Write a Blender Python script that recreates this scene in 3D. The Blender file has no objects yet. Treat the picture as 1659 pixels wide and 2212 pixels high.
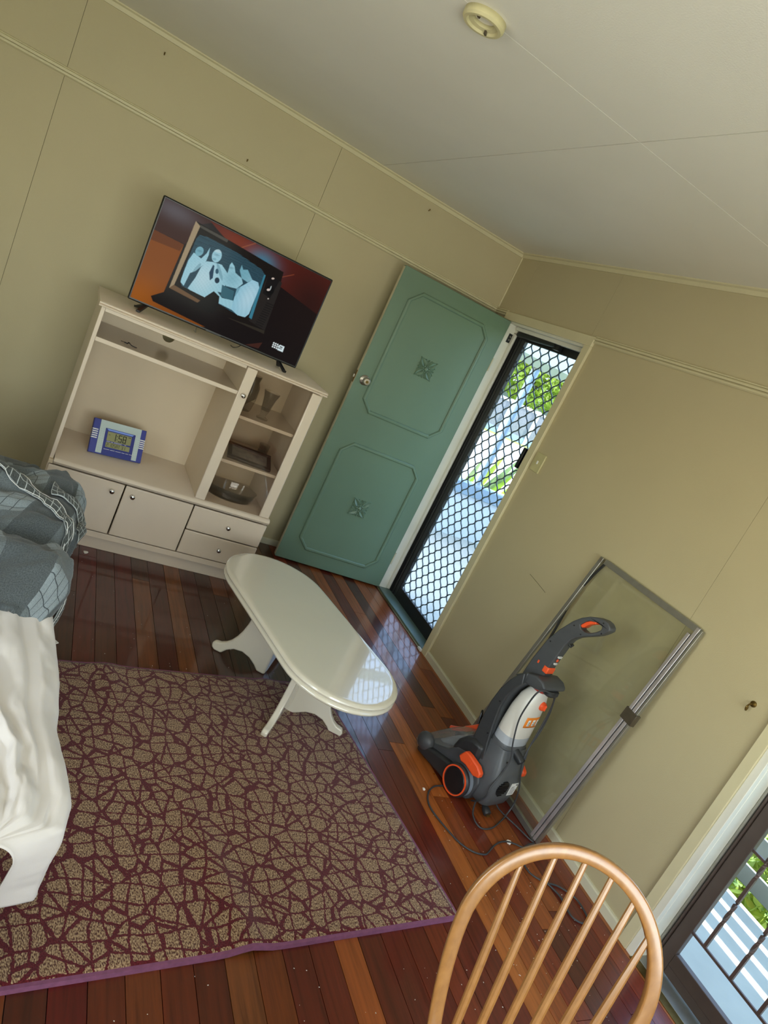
import bpy, bmesh, math, random
import numpy as np
from mathutils import Vector, Matrix, noise
from mathutils.geometry import tessellate_polygon
random.seed(7)
C = bpy.context.scene
PI = math.pi
sin, cos = math.sin, math.cos

def hexc(h):
    v = [int(h[i:i+2], 16) / 255 for i in (0, 2, 4)]
    return tuple((x / 12.92 if x <= .04045 else ((x + .055) / 1.055) ** 2.4) for x in v)

# ---------------------------------------------------------------- camera
cd = bpy.data.cameras.new('camera'); cam = bpy.data.objects.new('camera', cd); C.collection.objects.link(cam)
cam.location = (-2.4678, -4.2495, 1.6699)
cam.rotation_euler = (1.3062, -0.4405, -0.3932)
cd.sensor_fit = 'VERTICAL'; cd.sensor_height = 24.0; cd.lens = 24.0 * 1478.72 / 2212
cd.clip_start = .02; cd.clip_end = 300
C.camera = cam
# ---------------------------------------------------------------- world, sun, lamps, exposure
w = bpy.data.worlds.new('world'); C.world = w; w.use_nodes = True
nt = w.node_tree; bg = nt.nodes['Background']
sky = nt.nodes.new('ShaderNodeTexSky'); sky.sky_type = 'NISHITA'; sky.sun_disc = False
sky.sun_elevation = math.radians(50); sky.sun_rotation = math.radians(-75)
nt.links.new(sky.outputs[0], bg.inputs[0]); bg.inputs[1].default_value = 1.0
sd = bpy.data.lights.new('sun', 'SUN'); sd.energy = 13.5; sd.angle = math.radians(.6); sd.color = (1, .96, .9)
sun = bpy.data.objects.new('sun', sd); C.collection.objects.link(sun)
d = Vector((-1, .28, -1.24)); sun.rotation_euler = d.to_track_quat('-Z', 'Y').to_euler(); sun.location = (6, -3, 6)

def area(name, loc, direction, sx, sy, energy, color):
    l = bpy.data.lights.new(name, 'AREA'); l.shape = 'RECTANGLE'; l.size = sx; l.size_y = sy; l.energy = energy; l.color = color
    o = bpy.data.objects.new(name, l); C.collection.objects.link(o); o.location = loc
    o.rotation_euler = Vector(direction).to_track_quat('-Z', 'Y').to_euler(); return o
# fill lamps added at two unseen windows, tilted up to brighten the ceiling
area('fill_front_window', (-1.9, -5.63, 1.45), (0, 1, .55), 2.3, 1.15, 92, (.98, 1, .93))
area('fill_left_window', (-4.33, -3.6, 1.45), (1, 0, .45), 1.7, 1.15, 30, (1, .98, .86))
C.view_settings.view_transform = 'Standard'; C.view_settings.look = 'None'
C.view_settings.exposure = -0.2; C.view_settings.gamma = 1.0; C.view_settings.use_curve_mapping = False

# ---------------------------------------------------------------- materials
class N:
    def __init__(s, name):
        s.m = bpy.data.materials.new(name); s.m.use_nodes = True
        s.t = s.m.node_tree; s.b = s.t.nodes['Principled BSDF']; s.out = s.t.nodes['Material Output']
    def n(s, typ, **kw):
        x = s.t.nodes.new('ShaderNode' + typ)
        for k, v in kw.items():
            if k.startswith('_'): setattr(x, k[1:], v)
            else:
                i = x.inputs[int(k[1:])] if k[0] == 'i' and k[1:].isdigit() else x.inputs[k.replace('_', ' ')]
                if hasattr(v, 'is_output'): s.t.links.new(v, i)
                else: i.default_value = v
        return x
    def set(s, **kw):
        for k, v in kw.items():
            i = s.b.inputs[k.replace('_', ' ')]
            if hasattr(v, 'is_output'): s.t.links.new(v, i)
            else: i.default_value = v
    def ramp(s, fac, stops):
        r = s.n('ValToRGB', Fac=fac); e = r.color_ramp.elements
        while len(e) < len(stops): e.new(.5)
        for k, (p, c) in enumerate(stops):
            e[k].position = p; e[k].color = (*c, 1) if len(c) == 3 else c
        return r.outputs[0]
    def mix(s, fac, a, b, blend='MIX'):
        x = s.n('Mix', _data_type='RGBA', _blend_type=blend)
        for i, v in ((0, fac), (6, a), (7, b)):
            if hasattr(v, 'is_output'): s.t.links.new(v, x.inputs[i])
            else: x.inputs[i].default_value = (*v, 1) if isinstance(v, tuple) and len(v) == 3 else v
        return x.outputs[2]
    def math(s, op, a, b=0., c=0.):
        x = s.n('Math', _operation=op)
        for i, v in enumerate((a, b, c)):
            if hasattr(v, 'is_output'): s.t.links.new(v, x.inputs[i])
            else: x.inputs[i].default_value = v
        return x.outputs[0]
    def coord(s, which='Object', scale=(1, 1, 1), rot=(0, 0, 0)):
        tc = s.n('TexCoord'); mp = s.n('Mapping', Vector=tc.outputs[which]); mp.inputs['Scale'].default_value = scale; mp.inputs['Rotation'].default_value = rot
        return mp.outputs[0]

def plain(name, hx, rough=.5, metal=0., var=.06, scale=14., bump=.0, coat=0., spec=.5, bscale=None, sheen=0.):
    q = N(name); v = q.coord()
    nz = q.n('TexNoise', Vector=v, Scale=scale, Detail=4.)
    c = hexc(hx); lo = tuple(x * (1 - var * 2) for x in c); hi = tuple(min(1, x * (1 + var)) for x in c)
    q.set(Base_Color=q.ramp(nz.outputs[0], [(.3, lo), (.7, hi)]), Roughness=rough, Metallic=metal, Coat_Weight=coat, Specular_IOR_Level=spec, Sheen_Weight=sheen)
    if bump:
        nb = q.n('TexNoise', Vector=v, Scale=bscale or scale * 12, Detail=3.)
        q.set(Normal=q.n('Bump', Strength=bump, Distance=.004, Height=nb.outputs[0]).outputs[0])
    return q.m

def thin_glass(name, tint, fres=1.35, haze=0.0, rough=.015, hazecol=(.5, .5, .45)):
    q = N(name); tr = q.n('BsdfTransparent'); tr.inputs[0].default_value = (*tint, 1)
    gl = q.n('BsdfGlossy'); gl.inputs['Roughness'].default_value = rough
    lw = q.n('LayerWeight', Blend=.5); f0 = ((fres - 1) / (fres + 1)) ** 2
    fr = q.math('MULTIPLY_ADD', q.math('POWER', lw.outputs['Facing'], 5.), 1 - f0, f0)
    ms = q.n('MixShader', i0=fr, i1=tr.outputs[0], i2=gl.outputs[0]); o = ms.outputs[0]
    if haze:
        df = q.n('BsdfDiffuse'); df.inputs[0].default_value = (*hazecol, 1)
        nz = q.n('TexNoise', Vector=q.coord(), Scale=9., Detail=5.)
        o = q.n('MixShader', i0=q.math('MULTIPLY', nz.outputs[0], haze * 2), i1=o, i2=df.outputs[0]).outputs[0]
    q.t.links.new(o, q.out.inputs[0]); return q.m

M = {}
M['wall'] = plain('wall_paint', 'bcb08c', .55, var=.015, scale=2.5, bump=.12, bscale=260)
M['ceil'] = plain('ceiling_paint', 'efece0', .6, var=.015, scale=2., bump=.1, bscale=200)
M['trim'] = plain('trim_paint', 'd2c9a4', .4, var=.02, scale=6.)
M['joint'] = plain('dark_joint', '6d6549', .8)  # dark backing colour seen in the sheet joints
M['jamb'] = plain('white_gloss_jamb', 'e4e2d4', .3, var=.03, scale=5.)
M['skirt'] = plain('skirting_paint', 'd3cfb6', .35, var=.03, scale=6.)
M['green'] = plain('green_door_paint', '667e69', .36, var=.025, scale=3., bump=.08, bscale=180)
M['edge'] = plain('cream_door_edge', 'cfc8ac', .5)
M['cab'] = plain('cream_laminate', 'd6c6b2', .3, var=.012, scale=5., coat=.25)
M['cabin'] = plain('cream_laminate_inside', 'd2bfa2', .42, var=.012, scale=5.)
M['table'] = plain('cream_lacquer', 'e2dbc8', .16, var=.012, scale=4., coat=.8)
M['chrome'] = plain('chrome', 'c8c8c8', .12, 1., var=.01)
M['steel'] = plain('brushed_steel', 'b9b2a6', .3, 1., var=.03)
M['alu'] = plain('aluminium_strip', 'a9a89f', .42, .85, var=.05, scale=20)
M['black'] = plain('black_plastic', '17171a', .35, var=.05)
M['blackmatte'] = plain('black_powder_coat', '1a1b1c', .45, var=.06)
M['brown'] = plain('brown_powder_coat', '4b3f39', .42, var=.08, scale=8)
M['grilleM'] = plain('dark_green_black_aluminium', '44514f', .45, var=.05)
M['iron'] = plain('wrought_iron_brown', '5a4a44', .45, .2, var=.1, scale=60)
M['vac'] = plain('charcoal_plastic', '46484b', .42, var=.04, scale=30, bump=.05, bscale=500)
M['vacf'] = plain('dark_charcoal_plastic', '37393b', .42, var=.04, scale=30)
M['vacr'] = plain('mid_grey_plastic', '55585b', .42, var=.04, scale=30, bump=.05, bscale=500)
M['vacd'] = plain('dark_plastic', '2b2c2e', .4, var=.04)
M['vacb'] = plain('blue_grey_plastic', '868f9a', .45, var=.04)
M['orange'] = plain('orange_plastic', 'f0592a', .35, var=.04)
M['orangel'] = plain('orange_label', 'f08a2a', .5, var=.03)
M['white'] = plain('white_print', 'e8e8e4', .5, var=.02)
M['brass'] = plain('aged_brass', '7a6436', .35, .9, var=.1, scale=60)
M['plaster'] = plain('white_paint_flake', 'ece8e2', .7, var=.04, scale=90)
M['pink'] = plain('pink_paper', 'f0568f', .6, var=.02)
M['bind'] = plain('purple_binding', '86506f', .8, var=.08, scale=60, bump=.3)
M['cord'] = plain('grey_rubber_cord', '3b3d40', .5, var=.04)
M['sheet'] = plain('white_cotton', 'd6d0ca', .8, var=.02, scale=6, bump=.1, bscale=700, sheen=.2)
M['pipingw'] = plain('white_piping', 'dcd9d2', .7)
M['sill'] = plain('green_sill_paint', '6b8079', .4, var=.06, scale=8)
M['tape'] = plain('brown_tape', '4f4638', .3, var=.1, scale=40)
M['beam'] = plain('olive_beam_paint', 'a6a57e', .6, var=.03)
M['gable'] = plain('cream_gable_paint', 'e2e0c8', .6, var=.02)
M['capbl'] = plain('blue_grey_cap_paint', '8fa3b0', .45, var=.03)
M['wallw'] = plain('white_porch_wall', 'd3dade', .7, var=.02)
M['deck'] = plain('pale_deck_paint', 'a9a99b', .6, var=.04, scale=6)
M['post'] = plain('pale_post_paint', 'b4c0be', .5, var=.02)
M['concrete'] = plain('pale_concrete', 'b8b4ac', .85, var=.04, scale=3)
M['fencew'] = plain('white_fence_paint', 'c9cccc', .7, var=.04)
M['fenced'] = plain('grey_fence_infill', '7d8288', .8, var=.08)
M['leaf'] = plain('leaf_green', '93a87c', .6, var=.3, scale=5)
M['leafy'] = plain('leaf_yellow_green', 'a9c24a', .55, var=.25, scale=6)
M['leafd'] = plain('leaf_dark_green', '6f8a68', .6, var=.3, scale=5)
M['grass'] = plain('lawn', '7f9f45', .9, var=.25, scale=1.5)
M['bark'] = plain('bark', '6b5c4c', .9, var=.15)
M['housew'] = plain('house_cladding', 'b7b3a8', .8, var=.05)
M['glass'] = thin_glass('clear_pane', (.97, .98, .965), 1.45)
M['smoked'] = thin_glass('bronze_pane', (.93, .90, .87), 1.5)
M['shower'] = thin_glass('dusty_pane', (.94, .95, .91), 1.5, .07, .02, (.45, .43, .33))
M['dome'] = thin_glass('smoky_clear_plastic', (.86, .86, .84), 1.5, .16, .1, (.5, .5, .48))
M['crystal'] = thin_glass('crystal', (.993, .993, .985), 1.5, .012, .03)

def mk_floor():
    q = N('polished_hardwood'); oi = q.n('ObjectInfo'); v = q.coord('Object', (26, 1.3, 8))
    shift = q.n('VectorMath', _operation='ADD'); q.t.links.new(v, shift.inputs[0])
    cx = q.n('CombineXYZ', X=q.math('MULTIPLY', oi.outputs['Random'], 90.), Y=q.math('MULTIPLY', oi.outputs['Random'], 37.)); q.t.links.new(cx.outputs[0], shift.inputs[1])
    nz = q.n('TexNoise', Vector=shift.outputs[0], Scale=2.2, Detail=7., Roughness=.62, Distortion=.5)
    grain = q.ramp(nz.outputs[0], [(.25, (.45, .42, .40)), (.5, (.95, .95, .95)), (.78, (1.35, 1.3, 1.2))])
    col = q.mix(1., oi.outputs['Color'], grain, 'MULTIPLY')
    n2 = q.n('TexNoise', Vector=q.n('TexCoord').outputs['Object'], Scale=7., Detail=5.)
    q.set(Base_Color=col, Roughness=q.math('MULTIPLY_ADD', n2.outputs[0], .2, .22), Specular_IOR_Level=.3, Coat_Weight=.5, Coat_Roughness=.07,
          Normal=q.n('Bump', Strength=.12, Distance=.002, Height=nz.outputs[0]).outputs[0])
    return q.m
M['floor'] = mk_floor()
M['gap'] = plain('floor_gap', '120b09', .9)

def mk_wood():
    q = N('honey_beech'); v = q.coord('Generated', (3, 3, 3))
    nz = q.n('TexNoise', Vector=q.coord('Object', (85, 85, 40)), Scale=1., Detail=6., Distortion=.2)
    n2 = q.n('TexNoise', Vector=v, Scale=4., Detail=5.)
    a = q.ramp(nz.outputs[0], [(.25, hexc('8d6133')), (.55, hexc('9a6b39')), (.85, hexc('a67742'))])
    q.set(Base_Color=q.mix(q.math('MULTIPLY', q.math('GREATER_THAN', n2.outputs[0], .74), .25), a, hexc('5e4428')), Roughness=.3, Coat_Weight=.5, Coat_Roughness=.15)
    return q.m
M['wood'] = mk_wood()

def mk_rug():
    q = N('maroon_shard_carpet'); tc = q.n('TexCoord')
    wob = q.n('TexNoise', Vector=tc.outputs['Object'], Scale=5., Detail=2.)
    fine = q.n('TexNoise', Vector=tc.outputs['Object'], Scale=110., Detail=2.)
    base = q.mix(.012, q.mix(.06, tc.outputs['Object'], wob.outputs[1], 'ADD'), fine.outputs[1], 'ADD')
    def shards(scale, sc, rot, thick):
        mp = q.n('Mapping', Vector=base); mp.inputs['Scale'].default_value = sc; mp.inputs['Rotation'].default_value = (0, 0, rot)
        vo = q.n('TexVoronoi', _feature='DISTANCE_TO_EDGE', _voronoi_dimensions='2D', Vector=mp.outputs[0], Scale=scale); vo.inputs['Randomness'].default_value = 1.
        return q.math('GREATER_THAN', vo.outputs['Distance'], thick)
    m1 = shards(19., (1, .42, 1), .75, .06); m2 = shards(19., (.42, 1, 1), .45, .06)
    msk = q.math('MULTIPLY', m1, m2)
    nf = q.n('TexNoise', Vector=q.coord('Object', (330, 150, 1)), Scale=1., Detail=2.)
    beige = q.ramp(nf.outputs[0], [(.38, hexc('4a2723')), (.48, hexc('86694f')), (.64, hexc('bb9f7c'))])
    nr = q.n('TexNoise', Vector=q.coord('Object', (240, 240, 1)), Scale=1., Detail=2.)
    red = q.ramp(nr.outputs[0], [(.3, hexc('421419')), (.7, hexc('6a2228'))])
    q.set(Base_Color=q.mix(msk, red, beige), Roughness=.95, Sheen_Weight=.25, Specular_IOR_Level=.1,
          Normal=q.n('Bump', Strength=.5, Distance=.004, Height=nf.outputs[0]).outputs[0])
    return q.m
M['rug'] = mk_rug()

def mk_duvet(name, dark):
    q = N(name); tc = q.n('TexCoord'); u = tc.outputs['UV']
    sp = q.n('SeparateXYZ', Vector=u)
    def grid(per, wd):
        a = q.math('LESS_THAN', q.math('FRACT', q.math('MULTIPLY', sp.outputs[0], per)), wd)
        b = q.math('LESS_THAN', q.math('FRACT', q.math('MULTIPLY', sp.outputs[1], per)), wd)
        return q.math('MAXIMUM', a, b)
    weave = q.n('TexNoise', Vector=q.coord('UV', (300, 300, 1)), Scale=1., Detail=2.)
    if dark:
        base = q.ramp(weave.outputs[0], [(.3, hexc('2c2f2e')), (.7, hexc('4d524f'))])
        col = q.mix(grid(46., .1), base, hexc('a8aeac'))
    else:
        bx = q.math('LESS_THAN', q.math('FRACT', q.math('MULTIPLY', sp.outputs[0], 3.6)), .5)
        by = q.math('LESS_THAN', q.math('FRACT', q.math('MULTIPLY', sp.outputs[1], 4.3)), .46)
        lig = q.ramp(weave.outputs[0], [(.3, hexc('717b80')), (.7, hexc('8b9598'))])
        lig = q.mix(grid(29., .07), lig, hexc('3a4145'))
        drk = q.ramp(weave.outputs[0], [(.3, hexc('343a3c')), (.7, hexc('565d5f'))])
        mid = q.ramp(weave.outputs[0], [(.3, hexc('4a5154')), (.7, hexc('6b7375'))])
        col = q.mix(by, q.mix(bx, drk, mid), q.mix(bx, drk, lig))
        col = q.mix(q.math('MULTIPLY', by, bx), q.mix(bx, drk, q.mix(by, mid, drk)), lig)
    q.set(Base_Color=col, Roughness=.85, Sheen_Weight=.2)
    q.t.links.new(q.n('Bump', Strength=.15, Distance=.003, Height=weave.outputs[0]).outputs[0], q.b.inputs['Normal'])
    return q.m
M['duvet'] = mk_duvet('grey_check_cotton', False); M['duvetd'] = mk_duvet('dark_grid_cotton', True)

def mk_floral():
    q = N('floral_mattress_ticking'); v = q.coord()
    n1 = q.n('TexNoise', Vector=v, Scale=11., Detail=3.); n2 = q.n('TexNoise', Vector=q.coord('Object', (1, 1, 1), (1, 2, 0)), Scale=9., Detail=3.)
    a = q.mix(q.math('GREATER_THAN', n1.outputs[0], .6), hexc('e3ddd2'), hexc('a9bfb2'))
    q.set(Base_Color=q.mix(q.math('GREATER_THAN', n2.outputs[0], .62), a, hexc('e0b3a4')), Roughness=.8); return q.m
M['floral'] = mk_floral()

def mk_tank():
    q = N('milky_tank_plastic'); tc = q.n('TexCoord'); sp = q.n('SeparateXYZ', Vector=tc.outputs['Object'])
    lvl = q.math('LESS_THAN', sp.outputs[2], .365)
    q.set(Base_Color=q.mix(lvl, hexc('ddd9cf'), hexc('b4bac0')), Roughness=.32, Subsurface_Weight=.15, Subsurface_Radius=(.02, .02, .02)); return q.m
M['tank'] = mk_tank()

def mk_vcol_emit(name, s, base=None):
    q = N(name); at = q.n('VertexColor'); at.layer_name = 'Col'
    q.set(Base_Color=(.006, .006, .007, 1), Roughness=.12, Specular_IOR_Level=.03, Emission_Color=at.outputs[0], Emission_Strength=s); return q.m
M['screen'] = mk_vcol_emit('lit_television_picture', .92)
def mk_roof():
    q = N('sky_tinted_roof_sheet'); tl = q.n('BsdfTranslucent'); tl.inputs[0].default_value = (.50, .72, 1.0, 1)  # blue translucence added so the tabletop reflection reads like bright sky
    df = q.n('BsdfDiffuse'); df.inputs[0].default_value = (.7, .7, .62, 1)
    q.t.links.new(q.n('MixShader', i0=.25, i1=tl.outputs[0], i2=df.outputs[0]).outputs[0], q.out.inputs[0]); return q.m
M['roofsheet'] = mk_roof()

# ---------------------------------------------------------------- geometry helpers
class MB:
    def __init__(s): s.bm = bmesh.new(); s.uv = {}
    def _v(s, p): return s.bm.verts.new(p)
    def box(s, x0, x1, y0, y1, z0, z1, T=None):
        P = [(x, y, z) for z in (z0, z1) for y in (y0, y1) for x in (x0, x1)]
        if T: P = [T @ Vector(p) for p in P]
        v = [s._v(p) for p in P]
        for f in ((0, 2, 3, 1), (4, 5, 7, 6), (0, 1, 5, 4), (2, 6, 7, 3), (0, 4, 6, 2), (1, 3, 7, 5)): s.bm.faces.new([v[i] for i in f])
        return s
    def prism(s, loops, f, c0, c1):
        if not isinstance(loops[0][0], (tuple, list)): loops = [loops]
        flat = [p for l in loops for p in l]
        tris = tessellate_polygon([[Vector((a, b, 0)) for a, b in l] for l in loops])
        A = [s._v(f(a, b, c0)) for a, b in flat]; B = [s._v(f(a, b, c1)) for a, b in flat]
        def fc(vs):
            try: s.bm.faces.new(vs)
            except ValueError: pass
        if len(loops) == 1:
            fc(A); fc(B[::-1])
        else:
            for t in tris: fc([A[i] for i in t]); fc([B[i] for i in t][::-1])
        k = 0
        for l in loops:
            n = len(l)
            for i in range(n): fc([A[k+i], A[k+(i+1) % n], B[k+(i+1) % n], B[k+i]])
            k += n
        return s
    def rings(s, R, cap=True, closed=True, loop=False):
        V = [[s._v(p) for p in r] for r in R]; n = len(V[0])
        for i in range(len(V) if loop else len(V) - 1):
            a, b = V[i], V[(i + 1) % len(V)]
            for j in range(n if closed else n - 1): s.bm.faces.new((a[j], a[(j+1) % n], b[(j+1) % n], b[j]))
        if cap and not loop and closed: s.bm.faces.new(V[0][::-1]); s.bm.faces.new(V[-1])
        return s
    def tube(s, pts, r, n=8, loop=False, sec=None, up=None, cap=True):
        P = [Vector(p) for p in pts]; m = len(P); R = []; prev = None
        for i in range(m):
            a = P[(i - 1) % m] if (loop or i > 0) else P[i]; b = P[(i + 1) % m] if (loop or i < m - 1) else P[i]
            t = (b - a).normalized()
            if up is not None: u = Vector(up); u = (u - t * u.dot(t)).normalized()
            elif prev is None:
                u = Vector((0, 0, 1)) if abs(t.z) < .9 else Vector((1, 0, 0)); u = (u - t * u.dot(t)).normalized()
            else: u = (prev - t * prev.dot(t)).normalized()
            prev = u; v = t.cross(u); rr = r[i] if isinstance(r, (list, tuple)) else r
            if sec: R.append([P[i] + u * a_ + v * b_ for a_, b_ in sec])
            else: R.append([P[i] + (u * cos(2*PI*k/n) + v * sin(2*PI*k/n)) * rr for k in range(n)])
        return s.rings(R, cap, True, loop)
    def lathe(s, prof, c, ax=(0, 0, 1), n=20, cap=True):
        ax = Vector(ax).normalized(); u = ax.orthogonal().normalized(); v = ax.cross(u); c = Vector(c)
        return s.rings([[c + ax * h + (u * cos(2*PI*k/n) + v * sin(2*PI*k/n)) * max(r, 1e-5) for k in range(n)] for r, h in prof], cap)
    def ball(s, c, r, n=14, T=None):
        if not isinstance(r, (tuple, list)): r = (r, r, r)
        T = T or Matrix.Identity(3); R = []
        for i in range(1, n):
            a = PI * i / n
            R.append([Vector(c) + T @ Vector((r[0]*sin(a)*cos(2*PI*k/n), r[1]*sin(a)*sin(2*PI*k/n), r[2]*cos(a))) for k in range(n)])
        return s.rings(R)
    def grid(s, f, nu, nv, uv=None):
        V = [[s._v(f(i / nu, j / nv)) for j in range(nv + 1)] for i in range(nu + 1)]
        for i in range(nu):
            for j in range(nv): s.bm.faces.new((V[i][j], V[i+1][j], V[i+1][j+1], V[i][j+1]))
        if uv:
            for i in range(nu + 1):
                for j in range(nv + 1): s.uv[V[i][j]] = uv(i / nu, j / nv)
        return s
    def build(s, name, m, parent=None, bevel=0, seg=2, smooth=35, solid=0, subsurf=0, loc=None, recalc=True, normals_up=None):
        if recalc: bmesh.ops.recalc_face_normals(s.bm, faces=s.bm.faces)
        if s.uv:
            L = s.bm.loops.layers.uv.new('UVMap')
            for f in s.bm.faces:
                for l in f.loops: l[L].uv = s.uv.get(l.vert, (0, 0))
        me = bpy.data.meshes.new(name); s.bm.to_mesh(me); s.bm.free(); me.materials.append(M[m] if isinstance(m, str) else m)
        if smooth:
            me.polygons.foreach_set('use_smooth', [True] * len(me.polygons)); me.set_sharp_from_angle(angle=math.radians(smooth))
        o = bpy.data.objects.new(name, me); C.collection.objects.link(o)
        if parent: o.parent = parent
        if loc: o.location = loc
        if solid:
            md = o.modifiers.new('solid', 'SOLIDIFY'); md.thickness = solid; md.offset = -1
        if bevel:
            md = o.modifiers.new('bevel', 'BEVEL'); md.width = bevel; md.segments = seg; md.limit_method = 'ANGLE'; md.angle_limit = math.radians(40)
        if subsurf:
            md = o.modifiers.new('sub', 'SUBSURF'); md.levels = subsurf; md.render_levels = subsurf
        return o
def B(*a, T=None): return MB().box(*a, T=T)
def tag(o, label=None, cat=None, group=None, kind=None):
    if label: o['label'] = label
    if cat: o['category'] = cat
    if group: o['group'] = group
    if kind: o['kind'] = kind
    return o
def thing(name, label, cat, loc=(0, 0, 0), rz=0, group=None):
    o = bpy.data.objects.new(name, None); C.collection.objects.link(o); o.location = loc; o.rotation_euler = (0, 0, rz); o.empty_display_size = .05
    return tag(o, label, cat, group)
def struct(o): o['kind'] = 'structure'; return o
def catmull(P, per=6, loop=False):
    P = [Vector(p) for p in P]; n = len(P); out = []
    for i in range(n if loop else n - 1):
        g = (lambda k: P[k % n]) if loop else (lambda k: P[min(max(k, 0), n - 1)])
        a, b, c, e = g(i-1), g(i), g(i+1), g(i+2)
        for k in range(per):
            t = k / per
            out.append(.5 * ((2*b) + (c-a)*t + (2*a-5*b+4*c-e)*t*t + (3*b-a-3*c+e)*t**3))
    if not loop: out.append(P[-1])
    return out
def interp(x, xs, ys):
    return float(np.interp(x, xs, ys))

# ================================================================= ROOM
H = 2.495
XL, YF = -4.2, -5.5
# floor: boards run towards the television wall
fl = struct(B(XL, .0, YF, .0, -.08, -.013).build('floor', 'gap', smooth=0))
ed = [-1.707 + .0882 * k for k in range(-29, 20)]
ed = [e for e in ed if XL < e < -.03] + [0.0]
tone_shaded = [('371811', 4), ('42190f', 4), ('4c1f14', 3), ('54170f', 1.2), ('5c2e1a', 1.2)]
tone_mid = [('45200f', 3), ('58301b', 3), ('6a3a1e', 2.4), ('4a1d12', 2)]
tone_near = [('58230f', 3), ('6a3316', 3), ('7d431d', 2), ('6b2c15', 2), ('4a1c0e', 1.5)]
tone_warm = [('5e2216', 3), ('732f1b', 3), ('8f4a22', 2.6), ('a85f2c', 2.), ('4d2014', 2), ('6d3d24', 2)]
def board_color(x, y):  # random wood tones, with the dim light on the left and far floor put in
    T = tone_warm if x > -.86 or y < -3 and x > -1.4 else tone_near if y < -3 else tone_mid if x > -1.78 else tone_shaded
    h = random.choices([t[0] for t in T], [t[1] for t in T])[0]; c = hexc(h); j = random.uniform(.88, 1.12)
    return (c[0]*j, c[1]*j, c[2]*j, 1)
x0 = XL
fixed = {(-1.707, 0): None}
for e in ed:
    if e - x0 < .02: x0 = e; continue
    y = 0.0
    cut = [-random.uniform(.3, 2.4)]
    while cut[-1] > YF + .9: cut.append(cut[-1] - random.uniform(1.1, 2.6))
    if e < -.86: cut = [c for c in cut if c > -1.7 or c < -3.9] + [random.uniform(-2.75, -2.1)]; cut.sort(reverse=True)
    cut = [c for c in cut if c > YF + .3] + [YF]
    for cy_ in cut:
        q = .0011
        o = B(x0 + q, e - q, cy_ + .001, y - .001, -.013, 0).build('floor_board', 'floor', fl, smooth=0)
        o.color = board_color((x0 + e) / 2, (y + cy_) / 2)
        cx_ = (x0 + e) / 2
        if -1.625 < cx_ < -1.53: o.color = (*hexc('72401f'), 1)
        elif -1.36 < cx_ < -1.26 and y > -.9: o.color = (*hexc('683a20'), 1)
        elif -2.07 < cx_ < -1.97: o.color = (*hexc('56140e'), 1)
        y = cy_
    x0 = e
# ceiling with recessed sheet joints
ce = struct(B(XL - .1, .1, YF - .1, .1, H + .008, H + .1).build('ceiling', 'joint', smooth=0))
cx_e = [XL, -1.14, 0.]; cy_e = [YF, -4.49, -2.293, 0.]
for i in range(2):
    for j in range(3):
        B(cx_e[i] + .0022, cx_e[i+1] - .0022, cy_e[j] + .0012, cy_e[j+1] - .0012, H, H + .008).build('ceiling_panel', 'ceil', ce, smooth=0)
# television wall
wb = struct(B(XL - .1, .1, .006, .1, -.1, H + .1).build('wall_back', 'joint', smooth=0))
xs = [XL, -2.789, -1.397, 0.]
for a, b in zip(xs[:-1], xs[1:]): B(a + .0009, b - .0009, 0, .006, 0, H).build('wall_panel', 'wall', wb, smooth=0)
# door wall with two openings
D1 = (-1.043, -.235); D2 = (-3.93, -3.055); DH = 2.045
O1 = (-1.056, -.222); O2 = (-3.96, -3.026); OH = 2.055
wr = MB()
for y0, y1, z0, z1 in ((O1[1], .0, -.1, H), (O2[1], O1[0], -.1, H), (YF, O2[0], -.1, H), (O1[0], O1[1], OH, H), (O2[0], O2[1], OH, H)):
    wr.box(.006, .1, y0, y1, z0, z1)
wr = struct(wr.build('wall_right', 'joint', smooth=0))
for y0, y1, z0, z1 in ((O1[1], 0, 0, H), (-2.5, O1[0], 0, H), (O2[1], -2.5, 0, H), (YF, O2[0], 0, H), (O1[0], O1[1], OH, H), (O2[0], O2[1], OH, H)):
    B(0, .006, y0 + .0007, y1 - .0007, z0, z1).build('wall_panel', 'wall', wr, smooth=0)
# walls behind the camera, each with a window
def wall_with_window(name, fm, a0, a1, w0, w1, z0, z1, idx):
    m = MB()
    for p, q, r, t in ((a0, w0, 0, H), (w1, a1, 0, H), (w0, w1, 0, z0), (w0, w1, z1, H)): m.box(*fm(p, q, r, t))
    struct(m.build(name, 'wall', smooth=0))
    e = bpy.data.objects.new('window_%d' % idx, None); C.collection.objects.link(e); struct(e)
    fr = MB()
    for p, q, r, t in ((w0, w0 + .05, z0, z1), (w1 - .05, w1, z0, z1), (w0, w1, z0, z0 + .05), (w0, w1, z1 - .05, z1), ((w0+w1)/2 - .02, (w0+w1)/2 + .02, z0, z1)): fr.box(*fm(p, q, r, t))
    fr.build('window_frame', 'jamb', e, smooth=0)
    g = fm(w0 + .05, w1 - .05, z0 + .05, z1 - .05)
    g = list(g); k = 2 if name == 'wall_front' else 0
    mid = (g[k] + g[k+1]) / 2; g[k], g[k+1] = mid - .002, mid + .002
    B(*g).build('pane', 'glass', e, smooth=0)
wall_with_window('wall_front', lambda p, q, r, t: (p, q, YF - .1, YF, r, t), XL, .0, -3.1, -.7, .85, 2.05, 1)
wall_with_window('wall_left', lambda p, q, r, t: (XL - .1, XL, p, q, r, t), YF, .0, -4.5, -2.7, .85, 2.05, 2)
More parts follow.
